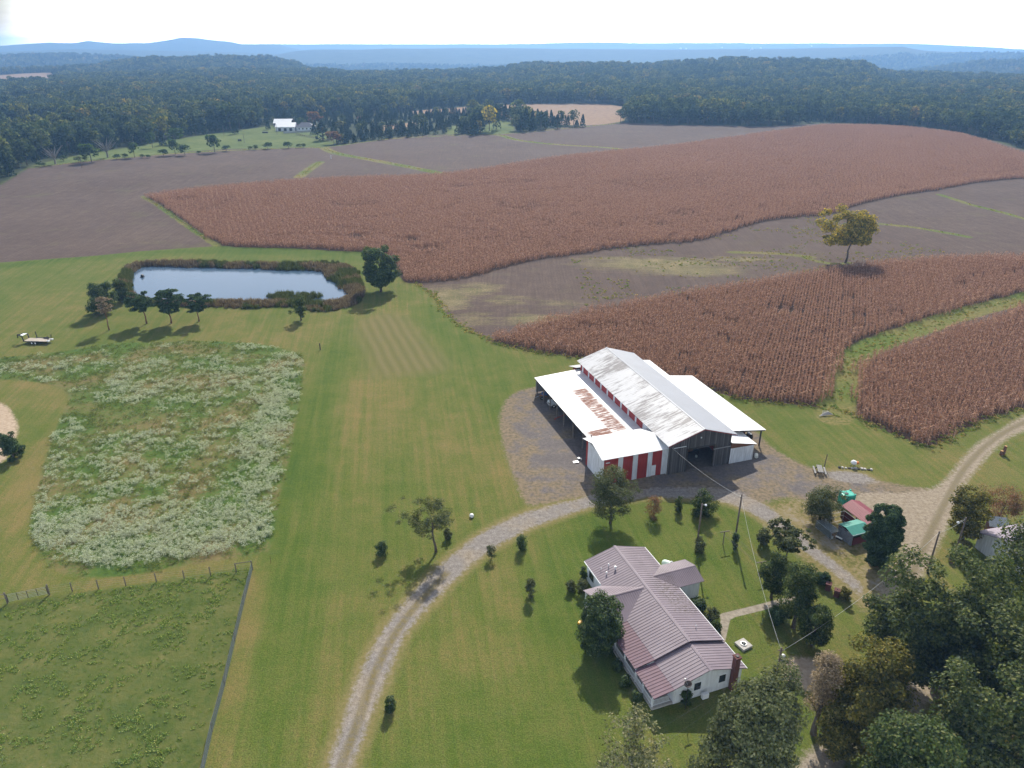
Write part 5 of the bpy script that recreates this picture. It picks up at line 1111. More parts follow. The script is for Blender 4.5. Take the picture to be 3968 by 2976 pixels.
# ------------------------------------------------------------------ poles, wires, fences
THINW=plain('thin_dark_wire',(.10,.10,.10),.6,0,.2)
WIRE=plain('wire_sheath',(.42,.43,.42),.5,0,.2); POLEW=plain('pole_timber',(.145,.115,.095),.9,0,.35)
def pole(label,x,y,top,xt,r_=.14,group='timber poles about the farm'):
    b=gp(x,y); h=height(x,y,top,xt); t=thing('utility_pole',label,'pole',b,0,group)
    MB().tube([(0,0,-.2),(0,0,h)],[r_,r_*.72],10).build('shaft',POLEW,t,True); return t,b,h
p1,b1,h1=pole('plain timber pole carrying the wire from the barn to the yard',1587,1170,1068,1591)
MB().box(-.2,-.1,-.04,.04,h1-.5,h1-.3).build('insulator',GREYM,p1)
p2,b2,h2=pole('timber pole with a lamp on its head above the lawn shrub',1504,1190,1088,1517)
l=MB(); l.tube([(.08,0,h2-.25),(.35,0,h2-.1),(.5,0,h2-.1)],.03,6); l.build('lamp_arm',GREYM,p2); MB().lathe((.52,0,h2-.32),[(.16,0),(.18,.1),(.08,.22)],10).build('lamp_head',SOLAR,p2)
p3,b3,h3=pole('timber pole with a grey transformer can beside the house',1671,1487,1399,1686)
MB().lathe((.36,-.02,h3-1.9),[(.22,0),(.24,.08),(.24,.75),(.2,.85),(.06,.9)],12).build('transformer',GREYM,p3); MB().box(-.3,.3,-.05,.05,h3-.45,h3-.33).build('crossarm',POLEW,p3)
p4,b4,h4=pole('bare reddish pole standing in the sandy track',2003,1238,1148,2022)
p5,b5,h5=pole('lamp pole with a meter box near the neighbouring house',2060,1206,1118,2075)
MB().tube([(-.1,0,h5-.9),(-.5,0,h5-.55),(-.95,-.1,h5-.6)],.03,6).tube([(-.05,0,h5-.1),(-.85,-.1,h5-.56)],.012,5).build('lamp_arm',GREYM,p5); MB().lathe((-.98,-.1,h5-.85),[(.16,0),(.19,.12),(.07,.28)],10).build('lamp_head',SOLAR,p5)
MB().rbox(-.34,.02,-.30,-.12,1.0,1.75,.03).build('meter_box',GREYM,p5); MB().rbox(-.1,.2,-.3,-.13,1.6,2.15,.03).build('meter_box',GREYM,p5)
def wire(label,A,B,sag,r_=.0145,n=14,group='wires strung between the poles',):
    A=np.array(A,float);B=np.array(B,float); m=(A+B)/2
    P=[A*(1-t)+B*t-np.array([0,0,sag*4*t*(1-t)])-m for t in np.linspace(0,1,n)]
    o=MB().tube(P,r_,5).build('overhead_wire',WIRE if r_>.013 else THINW,None,True); o.location=m; return tag(o,label,'wire',group)
P1=(b1[0]-.12,b1[1],b1[2]+h1-.4); P3=(b3[0],b3[1],b3[2]+h3-.35); P4=(b4[0],b4[1],b4[2]+h4-.2); P5=(b5[0],b5[1],b5[2]+h5-.2)
wire('pale wire from the barn front wall to the yard pole',bw(1.0,.45,5.3),P1,.55)
wire('long pale wire from the yard pole down to the transformer pole',(b1[0]+.1,b1[1],b1[2]+h1-.9),P3,1.0)
wire('pale wire from the transformer pole across the oaks to the reddish pole',(P3[0]+.25,P3[1],P3[2]),P4,1.2)
wire('thin wire from the reddish pole to the lamp pole',P4,P5,.3,.014)
wire('thin wire from the transformer pole to the house gable',(P3[0]-.25,P3[1],P3[2]),hw(4.6,-21.3,2.75),.4,.010)
wire('upper of the two thin wires crossing the lower lawn',(P3[0],P3[1]-.1,P3[2]-.3),(b3[0]-26,b3[1]-17,6.2),.6,.006)
wire('lower of the two thin wires crossing the lower lawn',(P3[0]+.05,P3[1]-.15,P3[2]-.8),(b3[0]-25.2,b3[1]-19,6.0),.6,.006)
for x,y,t,xt in [(177.5,363.5,337,175.5),(484,292,271,482),(528,308.5,289,525),(598.5,290,268,597.6)]:
    b=gp(x,y); h=height(x,y,t); o=MB().tube([(0,0,-.2),(0,0,h)],[.16,.12],6).build('utility_pole',POLEW); o.location=b
    tag(o,{177.5:'lone pole at the left end of the bean field',484:'left pole at the back of the far pasture',528:'middle pole in the far pasture',598.5:'pole in front of the far white barns'}[x],'pole','poles at the far farm')
# washing line
def tpost(label,x,y,top):
    b=gp(x,y); h=2.2; t=thing('clothesline_post',label,'post',b,R(14),'washing line posts')
    MB().cyl((0,0,-.1),.07,h+.1,8).build('post',POST,t); MB().box(-.75,.75,-.05,.05,h,h+.1).build('crossbar',POST,t); return b
ca=tpost('T shaped washing line post on the open lawn behind the house',1561.5,1176,1152); cb=tpost('T shaped washing line post beside the left green tree',1640,1243,1217)
for i,dx in enumerate((-.68,-.5,.5,.68)):
    o=(dx*math.cos(R(14)),dx*math.sin(R(14)))
    w_=wire('thin line strung between the two washing line posts',(ca[0]+o[0],ca[1]+o[1],2.26),(cb[0]+o[0],cb[1]+o[1],2.26),.12,.010,8,'washing lines'); w_.name='washing_line'
# pasture fence
fp=[(0,2100,1000/2212.)]
def F4(x,y): return ((x*1000/2212.)/S,(2100+y*1000/2212.)/S)
posts=[(66,525,1.75,.11),(425,452,1.7,.11),(622,424,1.5,.075),(846,402,1.5,.075),(1080,376,1.5,.075),(1342,344,1.5,.075),(1581,318,1.5,.075),(1807,290,1.5,.075),(2026,258,1.5,.08),(2165,238,1.55,.09)]
pw=[gp(*F4(x,y)) for x,y,_,_ in posts]
lab=['thick gate post at the left frame edge','thick gate post at the right end of the metal gate','first slim post right of the pasture gate','second slim post right of the pasture gate','third slim post right of the pasture gate','fourth slim post right of the pasture gate','fifth slim post right of the pasture gate','sixth slim post right of the pasture gate','braced post next to the corner of the pasture fence','corner post where the pasture fence meets the mesh fence']
for (x,y,h,r_),b,lb in zip(posts,pw,lab):
    o=MB().tube([(0,0,-.1),(0,0,h-.03),(0,0,h)],[r_,r_*.92,r_*.6],9).build('fence_post',POST); o.location=b; tag(o,lb,'post','posts of the pasture fence')
def strand(a,b,zs,r_): 
    m=MB()
    for z in zs: m.tube([(0,0,z),(b[0]-a[0],b[1]-a[1],z+b[2]-a[2])],r_,4)
    return m
for i in range(1,9):
    a,b=pw[i],pw[i+1]; o=strand(a,b,(.35,.7,1.05,1.35),.008).build('fence_wire',GREYM); o.location=a; tag(o,'thin wire strands right of the '+lab[i].replace('of the pasture gate','of the gate').replace('of the metal gate','of the gate'),'wire','strands of the pasture fence')
a,b=pw[8],pw[9]; o=MB().tube([(0,0,1.42),(b[0]-a[0],b[1]-a[1],1.45)],.05,7).build('brace_rail',POST); o.location=a; tag(o,'timber brace rail at the corner of the pasture fence','rail')
a,b=pw[0],pw[1]; d=b-a; Ln=float(np.hypot(d[0],d[1])); t=thing('metal_gate','grey tubular field gate between two thick posts','gate',a+d/Ln*.15,math.atan2(d[1],d[0]))
m=MB()
for z in (.25,.45,.65,.88,1.12,1.32): m.tube([(0,0,z),(Ln-.3,0,z)],.018,6)
m.build('rails',GREYM,t)
for k in range(5): MB().box(k*(Ln-.3)/4-.03,k*(Ln-.3)/4+.03,-.03,.03,.22,1.35).build('upright',DARKW,t)
o=MB().tube([(0,0,1.45),(-7,-.9,1.45)],.05,6).tube([(0,0,.8),(-7,-.9,.8)],.03,6).build('fence_rail',POST); o.location=pw[0]; tag(o,'timber rail running out of the photo left of the gate','rail')
# mesh fence running towards the viewer
def mesh_mat():
    n=N('wire_mesh'); p=n.pos(); M=n.math
    d=n.bsdf((.17,.21,.22),.6,.2); tr_=n.new('BsdfTransparent'); mx=n.new('MixShader')
    n.put(mx.inputs[0],.50); n.t.links.new(tr_.outputs[0],mx.inputs[1]); n.t.links.new(d.outputs[0],mx.inputs[2]); return n.out(mx)
MESHM=mesh_mat()
ends=[pw[9]]+[gp(x,y) for x,y in [(527,1305),(508,1385),(486,1480),(459,1580),(437,1680),(398,1860)]]
for i in range(len(ends)-1):
    a,b=ends[i],ends[i+1]
    o=MB().wall([(0,0,.03),(b[0]-a[0],b[1]-a[1],.03),(b[0]-a[0],b[1]-a[1],1.3),(0,0,1.3)],(.02,0,0)).build('fence_mesh',MESHM); o.location=a; tag(o,'length %s of the wire mesh fence along the pasture, counted from the corner post'%['one','two','three','four','five','six'][i],'fence','wire mesh fence of the pasture')
    q=thing('fence_post','post %s of the wire mesh fence, counted from the corner post'%['one','two','three','four','five','six'][i],'post',b,0,'posts of the mesh fence'); MB().cyl((0,0,-.1),.05,1.5,8).build('shaft',POST,q)
    if i%2==0: MB().tube([(0,0,.1),((a[0]-b[0])*.3,(a[1]-b[1])*.3,1.25)],.035,6).build('brace',POST,q)
b=gp(1660/2212*1400/S,(2000+290*.633)/S); o=MB().tube([(0,0,-.1),(0,0,1.3)],.025,6).build('marker_post',RUST); o.location=b; tag(o,'thin rusty marker rod beyond the corner of the pasture fence','post')
b=gp(692,756); o=MB().box(-.1,.1,-.1,.1,-.1,1.7).build('wooden_post',DARKW); o.location=b; tag(o,'short dark wooden post standing at the top corner of the weedy meadow','post')
# ------------------------------------------------------------------ trailer
def trailer():
    b=gp(60+ (245-105)*.353,0) if False else gp((215*.633)/S,(700+1000*.633)/S); r=thing('flatbed_trailer','black gooseneck flatbed trailer with a pale plank deck parked by the meadow','trailer',b,R(-4))
    x0,x1,y0,y1=-2.7,3.4,-.2,2.0; zd=.78
    MB().box(x0,x1,y0,y1,zd-.16,zd-.05).box(x0,x0+.14,y0,y1,zd-.05,zd+.0).build('frame',BLACKM,r)
    MB().box(x0+.15,x1-.1,y0+.08,y1-.08,zd-.05,zd+.0).build('deck',PLANK,r)
    n=MB()
    for y in (y0+.1,y1-.1): n.tube([(x0+.1,y,zd-.1),(x0-.05,y,1.9),(x0-1.2,(y+.9)/2,2.0)],.14,6)
    n.tube([(x0-1.1,.9,2.0),(x0-1.9,.9,1.9)],.15,6).tube([(x0-1.9,.9,1.95),(x0-1.95,.9,1.1)],.11,6); n.build('gooseneck',BLACKM,r)
    MB().slab([(x0-.75,y0+.55,2.1),(x0+.1,y0+.25,2.06),(x0+.1,y1-.25,2.06),(x0-.75,y1-.55,2.1)],.06).build('neck_plate',SOLAR,r)
    for x in (-.45,.45):
        for y,dy in ((y0-.02,-.24),(y1+.26,-.24)):
            w_=MB().cyl((x,y,.37),.37,dy,16,axis=1).build('wheel',RUBBER,r); MB().cyl((x,y+dy-.012 if y<0 else y+.012,.37),.2,.01 if y>0 else .01,12,axis=1).build('rim',SOLAR,w_)
    MB().box(-1.0,1.0,y0-.3,y0+.0,.78,.84).box(-1.,1.,y1,y1+.3,.78,.84).build('mudguard',BLACKM,r)
    MB().rbox(1.2,2.6,y1-.3,y1-.05,zd+.02,zd+.32,.03).build('toolbox',BLACKM,r)
    for y in (.15,.5,1.4,1.75):
        MB().tube([(x1-.1,y,zd),(x1-.02,y,zd+1.25)],.05,5).build('ramp_bar',BLACKM,r)
    for y in (.3,1.55): MB().box(x1-.35,x1+.25,y-.3,y+.3,zd-.18,zd+.1).build('ramp_foot',SOLAR,r)
    MB().tube([(-.6,y1,zd),(-1.0,y1+.4,zd+1.5)],.1,6).build('stake',BLACKM,r)
PLANK=plain('pale_planks',(.42,.36,.30),.85,0,.25,3.)
trailer()
# ------------------------------------------------------------------ machines at the barn
def wheel(r,parent,x,y,rad,wd,rim=REDM,k=18):
    w_=MB().lathe((0,0,0),[(rad*.55,-wd/2),(rad*.93,-wd/2),(rad,-wd*.3),(rad,wd*.3),(rad*.93,wd/2),(rad*.55,wd/2)],k)
    w_.v=[(x+p[0],y+p[2],rad+p[1]) for p in w_.v]; 
    for i in range(k):
        a=2*math.pi*i/k; c=(x+math.cos(a)*rad,y,rad+math.sin(a)*rad); w_.box(c[0]-.03,c[0]+.03,y-wd*.48,y+wd*.48,c[2]-.03,c[2]+.03)
    o=w_.build('wheel',RUBBER,parent); MB().cyl((x,y-wd*.53,rad),rad*.52,wd*1.06,14,axis=1).build('rim',rim,o)
def tractor():
    p=bw(20.2,6.6); r=thing('tractor','old red tractor half hidden under the right hand barn roof','tractor',p,BT+R(90))
    wheel(r,r,0,.85,.75,.42); wheel(r,r,0,-.85,.75,.42); wheel(r,r,2.1,.65,.36,.2); wheel(r,r,2.1,-.65,.36,.2)
    MB().rbox(.6,2.5,-.32,.32,.75,1.45,.1).build('hood',REDM,r); MB().box(-.3,.9,-.28,.28,.5,.95).build('chassis',BLACKM,r); MB().rbox(-.55,-.05,-.25,.25,1.1,1.35,.05).box(-.6,-.5,-.25,.25,1.3,1.7).build('seat',BLACKM,r)
    for s in (1,-1): MB().slab([(-.65,s*.62-.2,1.45),(.55,s*.62-.2,1.55),(.55,s*.62+.2,1.55),(-.65,s*.62+.2,1.45)],.05).build('fender',GREYM,r)
    MB().tube([(.45,0,1.2),(.2,0,1.75)],.03,6).lathe((.18,0,1.75),[(.2,0),(.2,.04)],12).build('steering_wheel',BLACKM,r); MB().cyl((1.6,.1,1.4),.05,.7,8).build('exhaust',BLACKM,r)
tractor()
def truck():
    p=bw(-6.6,30.9); r=thing('pickup_truck','old pale pickup truck parked nose out under the rusty shed roof','truck',p,BT+R(180))
    WP=plain('faded_white_paint',(.60,.64,.64),.4,0,.12)
    for x in (1.55,-1.55):
        for y in (.8,-.8): wheel(r,r,x,y,.36,.24,SOLAR,14)
    MB().rbox(-2.4,2.35,-.85,.85,.42,.95,.1).build('body',WP,r); MB().rbox(.85,2.3,-.8,.8,.9,1.2,.14).build('hood',WP,r)
    MB().rbox(-.75,.95,-.8,.8,.92,1.72,.16).build('cab',WP,r)
    MB().slab([(.80,-.66,1.25),(.96,-.7,1.22),(.96,.7,1.22),(.80,.66,1.60)],.02).wall([(-.55,-.815,1.2),(.7,-.815,1.2),(.6,-.815,1.55),(-.45,-.815,1.55)],(0,.01,0)).wall([(-.55,.805,1.2),(.7,.805,1.2),(.6,.805,1.55),(-.45,.805,1.55)],(0,.01,0)).build('window',GLASS,r)
    MB().box(-2.35,-.85,-.82,-.74,.95,1.25).box(-2.35,-.85,.74,.82,.95,1.25).box(-2.4,-2.33,-.8,.8,.95,1.25).build('bed_side',WP,r)
    for y in (.6,-.6): MB().cyl((2.33,y,.85),.12,.05,12,axis=0).build('headlight',SOLAR,r)
    MB().rbox(2.3,2.45,-.85,.85,.45,.62,.03).build('bumper',GREYM,r); MB().box(2.33,2.37,-.4,.4,.7,.9).build('grille',BLACKM,r)
    for s in (1,-1): MB().rbox(.75,.87,s*.98-.12,s*.98+.12,1.2,1.42,.03).build('mirror',SOLAR,r)
truck()
def rake():
    p=bw(-8.2,34.9); r=thing('hay_tedder','orange and blue hay machine at the far end of the open shed','farm machine',p,BT)
    MB().tube([(-1.2,0,.7),(1.6,0,.7)],.09,6).tube([(0,-.9,.6),(0,1.2,.6)],.07,6).build('frame',ORANGE,r); MB().rbox(-.6,.5,-.6,.5,.75,1.25,.1).build('hood',plain('blue_paint',(.05,.10,.24),.5),r)
    for x in (-.9,1.3): wheel(r,r,x,-.6,.3,.14,GREYM,12)
    MB().tube([(-1.2,0,.7),(-2.3,-.2,.45)],.05,6).build('drawbar',GREYM,r)
    p=bw(-6.8,25.6); r=thing('hay_rake','red implement with its drawbar poking out of the open shed','farm machine',p,BT+R(6))
    MB().tube([(-3.4,-.6,.42),(-3.0,-.5,.55),(0,0,.75),(3.,.4,.8)],[.14,.09,.09,.08],6).tube([(-1.2,-.2,.65),(1.5,1.4,.7)],.07,6).build('drawbar',REDM,r)
    for i in range(4): MB().lathe((1.+.7*i,.2+.25*i,.25),[(.6,0),(.6,.03)],14).build('rake_wheel',RUST,r)
    for y in (-.4,1.3): wheel(r,r,.2,y,.32,.16,GREYM,12)
rake()
def bits():
    p=bw(18.45,.75); r=thing('barrel','white plastic barrel lying beside the right wall of the barn','barrel',p,BT+R(55))
    q=MB().lathe((0,0,-.5),[(.27,0),(.31,.05),(.31,.3),(.33,.34),(.31,.38),(.31,.66),(.33,.7),(.31,.74),(.31,.95),(.27,1.0)],16); q.v=[(x[2],x[1],x[0]+.32) for x in q.v]; q.build('shell',CREAM,r); MB().box(-.5,.4,-.3,.3,.0,.04).build('cradle',DARKW,r)
    p=bw(-11.9,9.3); r=thing('scrap_pile','white boards and junk on the gravel at the annex corner','scrap',p,BT)
    MB().slab([(-.9,-.4,.12),(.1,-.5,.16),(.2,.1,.2),(-.8,.2,.14)],.04).build('board',SOLAR,r); MB().rbox(.2,.6,.1,.6,0,.5,.05).build('can',GREYM,r); MB().rbox(.65,.95,.2,.55,0,.35,.05).build('tin',SOLAR,r); MB().tube([(-.5,.4,.1),(.8,.7,.15)],.05,6).build('pipe',BLACKM,r)
    p=bw(8.0,5.0); r=thing('workbench','cluttered machine and bench seen in the dark barn doorway','bench',(p[0],p[1],.03),BT)
    MB().box(-1.2,1.2,-.5,.5,.8,.9).box(-1.1,-1.,-.4,.4,0,.8).box(1.,1.1,-.4,.4,0,.8).build('table',DARKW,r); MB().rbox(-.8,.1,-.3,.3,.91,1.5,.06).build('engine',RUST,r); MB().rbox(.3,.6,-1.1,-.8,0,.4,.05).build('bucket',CREAM,r)
    p=gp(*((2200+905*.452)/S,(2050+285*.452)/S)); p=hw(8.3,-1.2); r=thing('propane_tank','pale green propane tank lying behind the house wing','tank',p,HT+R(-50))
    q=MB(); prof=[(.05,-1.35),(.3,-1.28),(.45,-1.1),(.5,-.85),(.5,.85),(.45,1.1),(.3,1.28),(.05,1.35)]; q.lathe((0,0,0),prof,18); q.v=[(x[2],x[0],x[1]+.78) for x in q.v]; q.build('vessel',plain('pale_green_enamel',(.60,.72,.62),.4,0,.08),r,True)
    for x in (-.8,.8): MB().box(x-.1,x+.1,-.35,.35,0,.36).build('leg',CONC,r)
    MB().lathe((0,0,1.25),[(.16,0),(.16,.14),(.05,.2)],10).build('valve_cap',GREYM,r)
    p=hw(-2.6,-22.3); h=3.35; r=thing('satellite_dish','dark round satellite dish on a pole at the end wall of the house','dish',p,HT)
    MB().tube([(0,0,0),(0,0,h)],.04,8).build('pole',BLACKM,r); d=MB(); K=16
    V=[(.06,0,h+.2)]; 
    for rr,dd in ((.16,.03),(.32,.09),(.45,.17)):
        for j in range(K): a=2*math.pi*j/K; V.append((rr*math.cos(a),rr*math.sin(a)*.72+dd*.3,h+.18+rr*math.sin(a)*.45+dd))
    d.add(V,[(0,1+j,1+(j+1)%K) for j in range(K)]+[(1+i*K+j,1+(i+1)*K+j,1+(i+1)*K+(j+1)%K,1+i*K+(j+1)%K) for i in range(2) for j in range(K)])
    o=d.build('reflector',plain('dark_dish',(.06,.045,.04),.6,0,.15),r,True); sm=o.modifiers.new('thick','SOLIDIFY'); sm.thickness=.02
    MB().tube([(0,-.05,h+.1),(-.2,.4,h+.75)],.02,6).rbox(-.28,-.12,.34,.46,h+.7,h+.82,.02).build('feed_arm',GREYM,r)
    p=gp((2200+1505*.452)/S,(2050+1000*.452)/S); r=thing('well_cover','square concrete slab with a round iron ring on the back lawn','slab',p,HT+R(10))
    MB().rbox(-.75,.75,-.75,.75,.0,.3,.03).build('slab',CONC,r); q=MB(); q.lathe((0,0,.3),[(.38,0),(.38,.09),(.28,.09),(.28,.0)],18); q.build('ring',GREYM,r); MB().lathe((0,0,.3),[(.12,0),(.1,.3),(.03,.34)],10).build('pump_cap',CREAM,r)
    p=gp((2200+105*.452)/S,(2050+815*.452)/S); r=thing('toy_wagon','small yellow cart left on the grass beside the magnolia','cart',p,R(60)); MB().rbox(-.3,.3,-.2,.2,.15,.42,.05).build('tub',plain('yellow_plastic',(.75,.38,.02),.45,0,.1),r)
    for x in (-.2,.2):
        for y in (-.22,.22): MB().cyl((x,y-.02,.09),.09,.04,10,axis=1).build('wheel',RUBBER,r)
    p=gp(1019,1117); r=thing('bucket','white ball shaped tub alone on the lawn above the drive','tub',p); MB().lathe((0,0,0),[(.22,0),(.34,.12),(.36,.3),(.28,.5),(.12,.58)],12).build('tub',SOLAR,r,True); MB().lathe((0,0,.0),[(.30,-.02),(.32,.06)],12).build('foot',BLACKM,r)
bits()
# ------------------------------------------------------------------ dog pens and shed right of the yard
KO=(50.3,94.5)
def kw(u,v,z=0.): return (KO[0]+u*math.cos(HT)-v*math.sin(HT),KO[1]+u*math.sin(HT)+v*math.cos(HT),z)
def pens():
    r=thing('shed','small open shed with a faded red ribbed metal roof beside the dog pens','shed',(KO[0],KO[1],0),HT)
    MR=plain('faded_red_roof_metal',(.30,.085,.10),.5,0,.15); m=MB()
    m.slab([(1.65,.1,2.75),(-.15,.1,2.05),(-.15,-5.9,2.05),(1.65,-5.9,2.75)],.05); ribs(m,(1.6,.05,2.73),(1.6,-5.85,2.73),(-.13,.05,2.06),(-.13,-5.85,2.06),24,.035,.05)
    m.slab([(1.65,.1,2.752),(1.65,-5.9,2.752),(3.45,-5.9,2.05),(3.45,.1,2.05)],.05); ribs(m,(1.7,.05,2.73),(1.7,-5.85,2.73),(3.43,.05,2.06),(3.43,-5.85,2.06),24,.035,.05); m.build('roof',MR,r)
    for u in (.05,3.25):
        for v in (-.1,-2.9,-5.7): MB().box(u-.06,u+.06,v-.06,v+.06,0,2.05).build('post',DARKW,r)
    MB().box(0,.05,-5.7,-.1,.0,1.3).build('side_boards',RUST,r); MB().box(.1,3.2,-5.75,-5.7,0,1.6).build('end_boards',DARKW,r)
    t=thing('dog_pen','red walled dog pen with a green tarp roof and pipe frame beside the shed','kennel',(KO[0],KO[1],0),HT)
    REDP=plain('red_boards',(.12,.022,.022),.8,0,.3); f=MB(); H=1.8
    for u in (-3.7,-.35):
        for v in (-.9,-3.5,-6.3): f.tube([(u,v,0),(u,v,H)],.035,6)
        for z in (.15,1.0,H): f.tube([(u,-.9,z),(u,-6.3,z)],.03,6)
    for v in (-.9,-3.5,-6.3):
        for z in (.15,1.0,H): f.tube([(-3.7,v,z),(-.35,v,z)],.03,6)
    f.build('pipe_frame',GREYM,t)
    MB().box(-.33,-.28,-6.3,-.9,.1,1.7).box(-3.6,-.4,-3.52,-3.46,.1,1.7).box(-3.6,-.4,-6.34,-6.29,.1,1.3).build('panel',REDP,t)
    MB().slab([(-3.75,-3.3,1.85),(-3.75,-4.75,2.25),(-.2,-4.75,2.25),(-.2,-3.3,1.85)],.03).slab([(-3.75,-4.75,2.252),(-3.75,-6.4,1.75),(-.2,-6.4,1.75),(-.2,-4.75,2.252)],.03).build('tarp_roof',TARPG,t)
    g=np.random.default_rng(4); V=[];F=[]; nu,nz=12,7
    for i in range(nu):
        for j in range(nz): a=i/(nu-1); z=1.72*(1-j/(nz-1))*(.9+.1*a)+.12; V.append((-3.78-.10*math.sin(a*19+j*.6)-.12*j/nz,-3.7-2.75*a,z))
    for i in range(nu-1):
        for j in range(nz-1): F.append((i*nz+j,(i+1)*nz+j,(i+1)*nz+j+1,i*nz+j+1))
    MB().add(V,F).build('hanging_tarp',TARPS,t,True)
    w_=thing('wire_pen','low dark wire pen left of the red walled dog pen','pen',kw(-3.9,-.9),HT)
    q=MB()
    for u in (-1.5,-.05):
        for v in (-3.2,-.0): q.tube([(u,v,0),(u,v,1.25)],.03,6)
        for z in (.1,1.22): q.tube([(u,-3.2,z),(u,0,z)],.025,6)
    for v in (-3.2,0):
        for z in (.1,1.22): q.tube([(-1.5,v,z),(-.05,v,z)],.025,6)
    q.build('pipe_frame',GREYM,w_); MB().box(-1.48,-.07,-3.18,-.02,1.24,1.26).build('wire_cover',MESHM,w_); MB().box(-1.52,-1.51,-3.18,-.02,.1,1.2).build('wire_side',MESHM,w_)
    b=kw(-4.35,-3.6); d=thing('dog','tan dog lying against the pen fence','dog',(b[0],b[1],.0),HT+R(100)); dog(d)
    b=kw(-5.0,-3.9); r=thing('bucket','white bucket standing in front of the dog pens','bucket',b); MB().lathe((0,0,0),[(.14,0),(.18,.36),(.16,.36),(.12,.03)],14).build('pail',SOLAR,r); q=MB().tube([(.18*math.cos(a),.02,.36+.16*math.sin(a)) for a in np.linspace(0,math.pi,7)],.01,5); q.build('handle',GREYM,r)
    b=kw(-4.25,-4.45); r=thing('feed_trough','white rolled bundle against the pen fence','bundle',b,HT+R(-70)); MB().tube([(-.5,0,.35),(.5,0,.35)],.12,10).build('roll',SOLAR,r); MB().box(-.4,.4,-.1,.1,0,.24).build('stand',DARKW,r)
    # green tank
    b=gp(*((3050+838*.2712)/S,(1700+905*.2712)/S)); b=(52.6,98.1,0); r=thing('water_tank','turquoise plastic tank with ribbed sides behind the red roofed shed','tank',b,HT+R(-12))
    m=MB().rbox(-1.0,1.0,-.85,.85,.05,2.0,.22)
    for x in (-.7,-.25,.25,.7): m.rbox(x-.1,x+.1,-.93,.93,.15,1.75,.05)
    for y in (-.5,0,.5): m.rbox(-1.07,1.07,y-.1,y+.1,.15,1.75,.05)
    for x in (-.85,.85):
        for y in (-.7,.7): m.rbox(x-.12,x+.12,y-.12,y+.12,1.9,2.16,.04)
    m.build('shell',TEAL,r); MB().lathe((-.25,-.1,2.0),[(.3,0),(.3,.06),(.24,.08)],14).build('lid',BLACKM,r); MB().rbox(-.6,.3,-1.3,-.96,.6,.95,.04).build('motor',GREYM,r); MB().box(-1.0,1.0,-.85,.85,0,.06).build('skid',DARKW,r)
    # grader blade
    a=gp(*((3050+1410*.2712)/S,(1700+1000*.2712)/S)); c=gp(*((3050+1615*.2712)/S,(1700+1085*.2712)/S)); d=c-a; r=thing('grader_blade','long rusty scraper blade lying on the gravel behind the shed','blade',a,math.atan2(d[1],d[0]))
    L_=float(np.hypot(d[0],d[1])); MB().add([(0,0,0),(L_,0,0),(L_,.12,.28),(0,.12,.28),(L_,.06,.55),(0,.06,.55),(0,.16,.28),(L_,.16,.28),(0,.05,0),(L_,.05,0)],[(0,1,2,3),(3,2,4,5),(8,6,7,9),(6,5,4,7),(0,8,9,1)]).build('blade',RUST,r); MB().tube([(L_*.5,.1,.3),(L_*.5,1.1,.35)],.06,6).build('hitch',BLACKM,r); MB().box(0,.06,.02,.1,.3,.75).build('end_plate',ORANGE,r)
def skin_body(name,pts,edges,rad,mat,parent):
    me=bpy.data.meshes.new(name); me.from_pydata(pts,edges,[]); o=put(name,me,mat,parent)
    sk=o.modifiers.new('skin','SKIN'); lay=me.skin_vertices[0] if len(me.skin_vertices) else None
    if lay is not None:
        for v,q in zip(lay.data,rad): v.radius=(q,q)
        lay.data[0].use_root=True
    o.modifiers.new('smooth','SUBSURF').levels=1; o.modifiers['smooth'].render_levels=1; return o
def dog(r):
    fur=plain('tan_fur',(.42,.28,.19),.9,0,.3,6.)
    P=[(0,0,.22),(.28,0,.24),(.5,0,.28),(.66,0,.40),(.80,0,.42),(.92,0,.38),(-.22,0,.2),(-.5,.18,.10),(.42,.14,.10),(.72,.16,.05),(.42,-.14,.10),(.72,-.16,.05),(-.1,.17,.12),(.12,.24,.05),(-.1,-.17,.12),(.12,-.24,.05),(.68,.08,.50),(.68,-.08,.50)]
    E=[(0,1),(1,2),(2,3),(3,4),(4,5),(0,6),(6,7),(1,8),(8,9),(1,10),(10,11),(0,12),(12,13),(0,14),(14,15),(3,16),(3,17)]
    skin_body('body',P,E,[.15,.17,.12,.11,.075,.04,.11,.03,.06,.035,.06,.035,.08,.035,.08,.035,.03,.03],fur,r)
pens()
